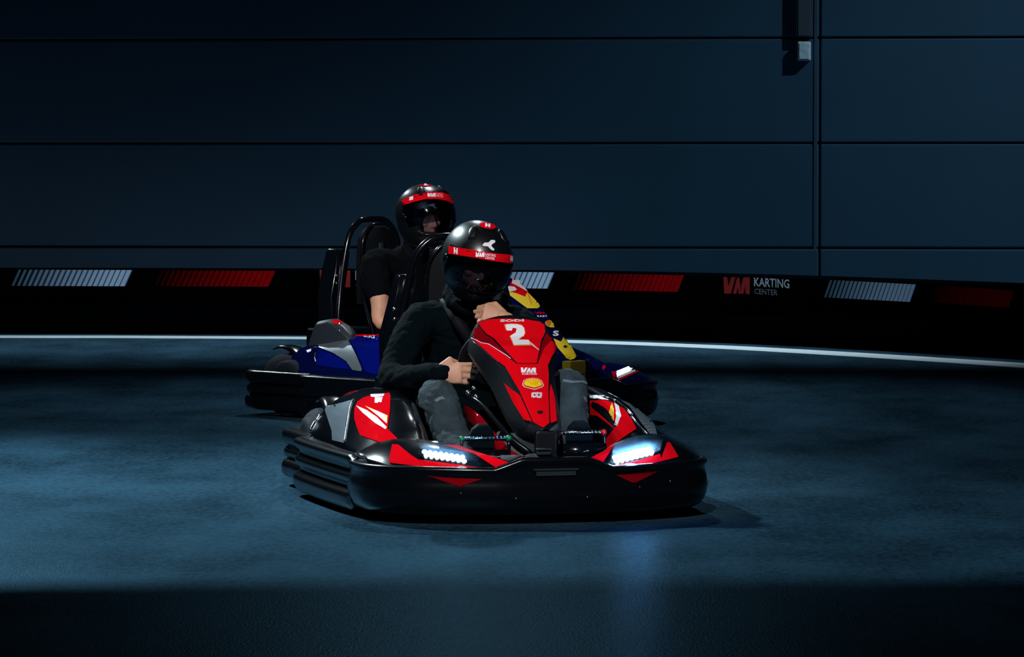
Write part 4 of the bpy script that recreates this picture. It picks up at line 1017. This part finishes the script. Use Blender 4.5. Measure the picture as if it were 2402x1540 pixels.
def shoe(root, heel, toe, up):
    H, T = V(heel), V(toe); d = (T - H).normalized(); u = V(up).normalized(); u = (u - d * u.dot(d)).normalized(); s = d.cross(u); L = (T - H).length
    bm = bmesh.new(); rows = []
    for t, wd, hh in ((0.0, 0.022, 0.045), (0.04, 0.032, 0.068), (0.16, 0.038, 0.082), (0.30, 0.040, 0.080), (0.45, 0.042, 0.066), (0.62, 0.048, 0.052), (0.80, 0.049, 0.042), (0.92, 0.040, 0.034), (0.99, 0.018, 0.022)):
        c = H + d * (L * t)
        rows.append([c + s * (wd * math.copysign(abs(math.cos(a)) ** 0.7, math.cos(a))) + u * (hh * (0.5 + 0.5 * math.sin(a)) * (1.0 if math.sin(a) > 0 else 1.0)) for a in [2 * math.pi * k / 16 for k in range(16)]])
    grid(bm, rows, True, True); up_ = obj('shoe', bm, SHOE, root); subs(up_)
    bm = bmesh.new(); rows = []
    for t, wd in ((-0.01, 0.020), (0.03, 0.035), (0.15, 0.041), (0.40, 0.041), (0.62, 0.051), (0.80, 0.052), (0.93, 0.042), (1.01, 0.018)):
        c = H + d * (L * t)
        rows.append([c + s * wd + u * 0.012, c - s * wd + u * 0.012, c - s * wd - u * 0.012, c + s * wd - u * 0.012])
    grid(bm, rows, True, True); so = obj('sole', bm, SHOE, up_, True, 50); bevel(so, 0.004)
    bm = bmesh.new()
    for t in (0.36, 0.43, 0.50, 0.57): tube(bm, [H + d * L * t + s * 0.022 + u * (0.082 - t * 0.05), H + d * L * t + u * (0.092 - t * 0.05), H + d * L * t - s * 0.022 + u * (0.082 - t * 0.05)], 0.003, 6, 2)
    obj('laces', bm, MATTE, up_)

# ---------------- driver of the red kart
d1 = thing('person', 'person in black helmet, black sweatshirt and ripped jeans, driving the front kart, fist at chin', 'person', kart1.location, kart1.rotation_euler.z)
d2 = thing('person', 'person in black helmet and black t-shirt with bare arm, in the kart behind', 'person', kart2.location, kart2.rotation_euler.z)
bpy.context.view_layer.update()
HC1 = V((-0.11, -0.042, 0.952))
F1 = frame_from((0.93, 0.10, -0.34), (0.34, 0.16, 0.93))
SR, SL = V((-0.30, -0.215, 0.70)), V((-0.28, 0.170, 0.675))
ER, EL = V((-0.12, -0.375, 0.485)), V((-0.01, 0.195, 0.545))
WR_, WL = V((0.138, -0.262, 0.515)), V((0.115, 0.030, 0.722))
HIPR, HIPL = V((-0.40, -0.105, 0.205)), V((-0.40, 0.105, 0.205))
KR, KL = V((0.16, -0.255, 0.415)), V((0.17, 0.255, 0.445))
AR, AL = V((0.47, -0.205, 0.165)), V((0.47, 0.235, 0.155))
# body : one continuous skin mesh
bm = bmesh.new()
head(bm, HC1 + F1 @ V((-0.012, 0, -0.010)), F1)
limb(bm, [V((-0.29, -0.01, 0.73)), V((-0.22, -0.03, 0.82)), HC1 + F1 @ V((-0.03, 0, -0.05))], (0.062, 0.055, 0.055))
ring_loft(bm, [((-0.42, 0, 0.17), 0.13, 0.08, (1, 0, 0.2)), ((-0.43, 0, 0.32), 0.12, 0.075, (1, 0, 0.2)), ((-0.38, 0, 0.52), 0.14, 0.08, (1, 0, -0.3)), ((-0.31, -0.01, 0.68), 0.13, 0.07, (1, 0, -0.4)), ((-0.28, -0.01, 0.75), 0.06, 0.05, (1, 0, -0.4))])
limb(bm, [V((-0.30, -0.10, 0.68)), SR, (SR + ER) / 2 + V((-.01, -.015, 0)), ER, (ER + WR_) / 2, WR_], (0.05, 0.048, 0.040, 0.036, 0.036, 0.026))
limb(bm, [V((-0.28, 0.08, 0.68)), SL, (SL + EL) / 2, EL, (EL + WL) / 2, WL], (0.05, 0.048, 0.040, 0.036, 0.034, 0.026))
for hp, kn, an in ((HIPR, KR, AR), (HIPL, KL, AL)):
    limb(bm, [hp, (hp + kn) / 2, kn + V((-.012, 0, -.012)), (kn + an) / 2 + V((-.02, 0, -.012)), an], (0.072, 0.060, 0.044, 0.036, 0.028))
# right hand closed round the wheel rim, fingers toward the middle of the kart
hand(bm, WR_, (0.26, 0.96, 0.02), (0.93, -0.30, 0.20), 1, [(0.35, 0.70, 0.55), (0.42, 0.72, 0.55), (0.48, 0.75, 0.55), (0.55, 0.80, 0.55)], 0.10, 1.3, 1.06, ER)
# left hand, loose fist under the chin
hand(bm, WL + V((-0.004, -0.006, 0.002)), (-0.12, -0.95, 0.28), (0.90, -0.05, 0.42), -1, [(0.95, 1.25, 0.7), (0.95, 1.3, 0.7), (1.0, 1.3, 0.7), (1.0, 1.3, 0.7)], 0.03, 0.9, 1.0, EL)
body1 = remeshed('body', bm, 0.0042, SKIN, d1, 3)
# sweatshirt
bm = bmesh.new()
ring_loft(bm, [((-0.41, 0, 0.17), 0.185, 0.145, (1, 0, 0.2)), ((-0.42, 0, 0.30), 0.185, 0.145, (1, 0, 0.1)), ((-0.395, 0, 0.44), 0.19, 0.140, (1, 0, -0.2)), ((-0.36, -0.005, 0.56), 0.205, 0.135, (1, 0, -0.35)), ((-0.32, -0.01, 0.67), 0.205, 0.115, (1, 0, -0.45)), ((-0.285, -0.012, 0.745), 0.155, 0.090, (1, 0, -0.5)), ((-0.255, -0.015, 0.795), 0.085, 0.075, (1, 0, -0.5))])
limb(bm, [V((-0.31, -0.10, 0.67)), SR, (SR * 0.6 + ER * 0.4) + V((0, -0.02, 0)), (SR * 0.25 + ER * 0.75) + V((-.01, -.015, -0.01)), ER, (ER * 0.6 + WR_ * 0.4) + V((0, -0.01, -.012)), (ER * 0.2 + WR_ * 0.8), WR_ + V((0.004, 0.016, 0))], (0.085, 0.080, 0.074, 0.066, 0.064, 0.056, 0.046, 0.041))
limb(bm, [V((-0.29, 0.08, 0.67)), SL, (SL + EL) / 2 + V((0, 0.01, -0.01)), EL, (EL + WL) / 2 + V((0, 0.01, -0.01)), WL + (EL - WL) * 0.30], (0.085, 0.080, 0.068, 0.060, 0.052, 0.038))
tube(bm, [V((-0.235 + 0.10 * math.cos(a), -0.02 + 0.105 * math.sin(a), 0.795 - 0.05 * math.cos(a))) for a in [2 * math.pi * k / 20 for k in range(21)]], 0.030, 10, 0, False)
sweat = remeshed('sweatshirt', bm, 0.009, SWEAT, d1, 6, 0.0055, 0.075)
# harness strap across the chest
bm = bmesh.new(); P = catmull([(-0.30, -0.13, 0.795), (-0.19, -0.10, 0.70), (-0.185, -0.02, 0.58), (-0.22, 0.06, 0.45), (-0.24, 0.13, 0.33)], 5)
grid(bm, [[p + V((0.005, -0.022, -0.010)), p + V((0.009, 0, 0)), p + V((0.005, 0.022, 0.010))] for p in P]); st = obj('chest_strap', bm, MATTE, kart1, True); solid(st, 0.003)
# jeans
bm = bmesh.new()
ring_loft(bm, [((-0.46, 0, 0.14), 0.15, 0.10, (1, 0, 0.5)), ((-0.40, 0, 0.20), 0.185, 0.12, (1, 0, 0.5)), ((-0.36, 0, 0.26), 0.165, 0.09, (1, 0, 0.5))])
for hp, kn, an, sg in ((HIPR, KR, AR, -1), (HIPL, KL, AL, 1)):
    limb(bm, [hp, hp * 0.5 + kn * 0.5 + V((0, sg * 0.01, 0.0)), kn + V((-0.03, 0, 0.0)), kn + V((0.035, 0, -0.015)), kn * 0.6 + an * 0.4 + V((-.022, 0, -.015)), kn * 0.2 + an * 0.8 + V((-.01, 0, 0)), an + V((0, 0, -0.012))], (0.098, 0.090, 0.078, 0.074, 0.070, 0.066, 0.062))
jeans = remeshed('jeans', bm, 0.008, DENIM, d1, 5, 0.0042, 0.060)
jb_ = bvh_of(jeans)
decal('ripped_patch', jb_, [(1322, 889), (1345, 893), (1368, 892), (1382, 898), (1381, 902), (1362, 897), (1340, 898), (1320, 895)], FRAY, jeans, 0.002, 4)
decal('ripped_patch', jb_, [(1368, 928), (1374, 931), (1382, 944), (1378, 947), (1370, 938)], FRAY, jeans, 0.002, 4)
decal('ripped_patch', jb_, [(1018, 938), (1030, 931), (1037, 929), (1046, 936), (1034, 937), (1024, 943)], FRAY, jeans, 0.002, 4)
shoe(d1, (0.520, -0.200, 0.075), (0.615, -0.185, 0.345), (-0.92, 0, 0.35))
shoe(d1, (0.520, 0.205, 0.075), (0.615, 0.190, 0.352), (-0.92, 0, 0.35))
# helmet
h1, v1, pt1 = helmet(d1, HC1, F1, 1.0)
hb = bvh_of(h1, v1); hs = bvh_of(h1)
def z8(pts): return [(1000 + x * 0.14935, 490 + y * 0.14935) for x, y in pts]
band = z8([(358, 580), (480, 600), (700, 640), (900, 672), (1100, 700), (1385, 722), (1378, 860), (1300, 848), (1100, 822), (900, 792), (700, 752), (480, 722), (345, 700)])
decal('visor_band', hb, band, RED, v1, 0.0015, 5)
logo = lambda x, y, wd, h, sk: [(x, y), (x + wd * .35, y), (x + wd * .35, y + h * .4), (x + wd * .65, y + h * .5), (x + wd * .65, y + sk), (x + wd, y + sk), (x + wd, y + h + sk), (x + wd * .65, y + h + sk), (x + wd * .6, y + h * .75), (x + wd * .35, y + h * .62), (x + wd * .35, y + h), (x, y + h)]
decal('band_logo', hb, z8(logo(440, 605, 60, 95, 10)), WHITE, v1, 0.003, 4)
decal('band_logo', hb, z8(logo(1312, 735, 38, 85, 5)), WHITE, v1, 0.003, 4)
vm_logo(hb, *z8([(778, 682)])[0], 132 * .14935, 72 * .14935, WHITE, v1, name='band_logo')
text_decal('band_logo', hb, 'KARTING', z8([(925, 695)])[0], z8([(1088, 715)])[0], z8([(922, 733)])[0], WHITE, v1, 0.003, 0.02, 5)
text_decal('band_logo', hb, 'CENTER', z8([(923, 742)])[0], z8([(1072, 762)])[0], z8([(920, 780)])[0], WHITE, v1, 0.003, 0.02, 5)
decal('shell_logo', hs, z8([(880, 565), (915, 530), (975, 528), (1015, 488), (1075, 492), (1080, 525), (1025, 560), (1025, 590), (1065, 630), (1060, 655), (1020, 645), (965, 590), (895, 582)]), WHITE, h1, 0.002, 4)
decal('top_badge', hs, ellipse_px(*z8([(962, 268)])[0], 19.5, 7.0, 28, 0.16), RED, h1, 0.002, 4)
decal('top_badge', hs, z8(logo(922, 232, 78, 56, 8)), WHITE, h1, 0.0035, 4)
# ---------------- driver of the blue kart
bpy.context.view_layer.update()
HC2 = V((-0.20, -0.085, 1.055))
F2 = frame_from((0.98, -0.10, -0.10), (0.08, -0.05, 1.0))
SR, SL = V((-0.40, -0.245, 0.80)), V((-0.36, 0.17, 0.80))
ER, EL = V((-0.25, -0.335, 0.50)), V((-0.06, 0.27, 0.55))
WR_, WL = V((-0.01, -0.20, 0.50)), V((0.12, 0.15, 0.56))
KR, KL = V((0.16, -0.22, 0.40)), V((0.17, 0.22, 0.40))
AR, AL = V((0.47, -0.19, 0.165)), V((0.47, 0.19, 0.155))
bm = bmesh.new()
head(bm, HC2 + F2 @ V((-0.012, 0, -0.010)), F2)
limb(bm, [V((-0.36, -0.03, 0.82)), V((-0.30, -0.05, 0.90)), HC2 + F2 @ V((-0.04, 0, -0.06))], (0.066, 0.060, 0.058))
ring_loft(bm, [((-0.45, 0, 0.17), 0.13, 0.08, (1, 0, 0.2)), ((-0.46, 0, 0.34), 0.12, 0.075, (1, 0, 0.2)), ((-0.42, 0, 0.58), 0.14, 0.08, (1, 0, -0.3)), ((-0.38, -0.03, 0.77), 0.14, 0.07, (1, 0, -0.3)), ((-0.36, -0.03, 0.84), 0.06, 0.05, (1, 0, -0.3))])
limb(bm, [V((-0.38, -0.12, 0.77)), SR, SR * 0.65 + ER * 0.35, SR * 0.3 + ER * 0.7, ER, (ER + WR_) / 2, WR_], (0.05, 0.055, 0.058, 0.050, 0.040, 0.038, 0.028))
limb(bm, [V((-0.36, 0.08, 0.77)), SL, (SL + EL) / 2, EL, (EL + WL) / 2, WL], (0.05, 0.052, 0.048, 0.038, 0.036, 0.028))
for hp, kn, an in ((HIPR, KR, AR), (HIPL, KL, AL)):
    limb(bm, [hp, (hp + kn) / 2, kn + V((-.012, 0, -.012)), (kn + an) / 2 + V((-.02, 0, -.012)), an], (0.072, 0.060, 0.044, 0.036, 0.028))
hand(bm, WR_, (0.75, 0.60, 0.10), (0.55, -0.60, 0.55), 1, [(0.6, 1.05, 0.75)] * 4, 0.06, 0.5, 1.04)
hand(bm, WL, (0.40, -0.85, 0.0), (0.80, 0.35, 0.45), -1, [(0.6, 1.05, 0.75)] * 4, 0.06, 0.5, 1.04)
body2 = remeshed('body', bm, 0.0048, SKIN, d2, 3)
bm = bmesh.new(); limb(bm, [V((-0.365, -0.035, 0.83)), V((-0.31, -0.05, 0.90)), HC2 + F2 @ V((-0.04, 0, -0.07))], (0.082, 0.074, 0.076)); ng = obj('neck_gaiter', bm, MATTE, d2)
bm = bmesh.new()
ring_loft(bm, [((-0.44, 0, 0.17), 0.18, 0.14, (1, 0, 0.2)), ((-0.45, 0, 0.32), 0.18, 0.14, (1, 0, 0.1)), ((-0.43, -0.01, 0.50), 0.19, 0.135, (1, 0, -0.1)), ((-0.41, -0.02, 0.66), 0.205, 0.13, (1, 0, -0.2)), ((-0.39, -0.03, 0.78), 0.20, 0.11, (1, 0, -0.3)), ((-0.37, -0.035, 0.845), 0.14, 0.085, (1, 0, -0.3)), ((-0.35, -0.04, 0.88), 0.080, 0.070, (1, 0, -0.3))])
SE = SR * 0.52 + ER * 0.48
limb(bm, [V((-0.39, -0.12, 0.77)), SR, SR * 0.7 + ER * 0.3 + V((0, -0.005, 0)), SE], (0.090, 0.084, 0.078, 0.070))
limb(bm, [V((-0.36, 0.08, 0.77)), SL, (SL + EL) / 2], (0.085, 0.080, 0.066))
tee = remeshed('t_shirt', bm, 0.010, TEE, d2, 6, 0.005, 0.09)
bm = bmesh.new()
ring_loft(bm, [((-0.46, 0, 0.14), 0.15, 0.10, (1, 0, 0.5)), ((-0.40, 0, 0.20), 0.185, 0.12, (1, 0, 0.5)), ((-0.36, 0, 0.26), 0.165, 0.09, (1, 0, 0.5))])
for hp, kn, an, sg in ((HIPR, KR, AR, -1), (HIPL, KL, AL, 1)):
    limb(bm, [hp, hp * 0.5 + kn * 0.5, kn + V((-0.03, 0, 0.0)), kn + V((0.035, 0, -0.015)), kn * 0.4 + an * 0.6 + V((-.02, 0, 0)), an], (0.098, 0.088, 0.074, 0.070, 0.064, 0.058))
remeshed('trousers', bm, 0.010, DENIMB, d2, 5, 0.004, 0.06)
shoe(d2, (0.520, -0.190, 0.075), (0.615, -0.180, 0.345), (-0.92, 0, 0.35)); shoe(d2, (0.520, 0.190, 0.075), (0.615, 0.180, 0.345), (-0.92, 0, 0.35))
h2, v2, pt2 = helmet(d2, HC2, F2, 1.06, 26)
hb = bvh_of(h2, v2); hs = bvh_of(h2)
def z4(pts): return [(740 + x * 0.2597, 400 + y * 0.2597) for x, y in pts]
decal('visor_band', hb, z4([(780, 265), (900, 215), (1040, 190), (1140, 195), (1210, 220), (1256, 262), (1248, 305), (1180, 270), (1100, 256), (1000, 256), (900, 278), (800, 310)]), RED, v2, 0.0015, 5)
decal('band_logo', hb, z4([(852, 240), (886, 232), (884, 262), (850, 272)]), WHITE, v2, 0.003, 4)
vm_logo(hb, *z4([(1012, 208)])[0], 70 * .2597, 32 * .2597, WHITE, v2, name='band_logo')
text_decal('band_logo', hb, 'KARTING', z4([(1088, 205)])[0], z4([(1150, 212)])[0], z4([(1088, 238)])[0], PINK, v2, 0.003, 0.0, 5)
decal('shell_logo', hs, z4([(1008, 315), (1040, 304), (1062, 296), (1082, 304), (1072, 318), (1098, 338), (1080, 340), (1052, 322)]), WHITE, h2, 0.002, 4)
decal('top_badge', hs, ellipse_px(*z4([(998, 130)])[0], 15, 3.6, 24, 0.0), RED, h2, 0.002, 3)
decal('top_badge', hs, z4([(984, 122), (1026, 122), (1020, 138), (980, 138)]), WHITE, h2, 0.0035, 3)
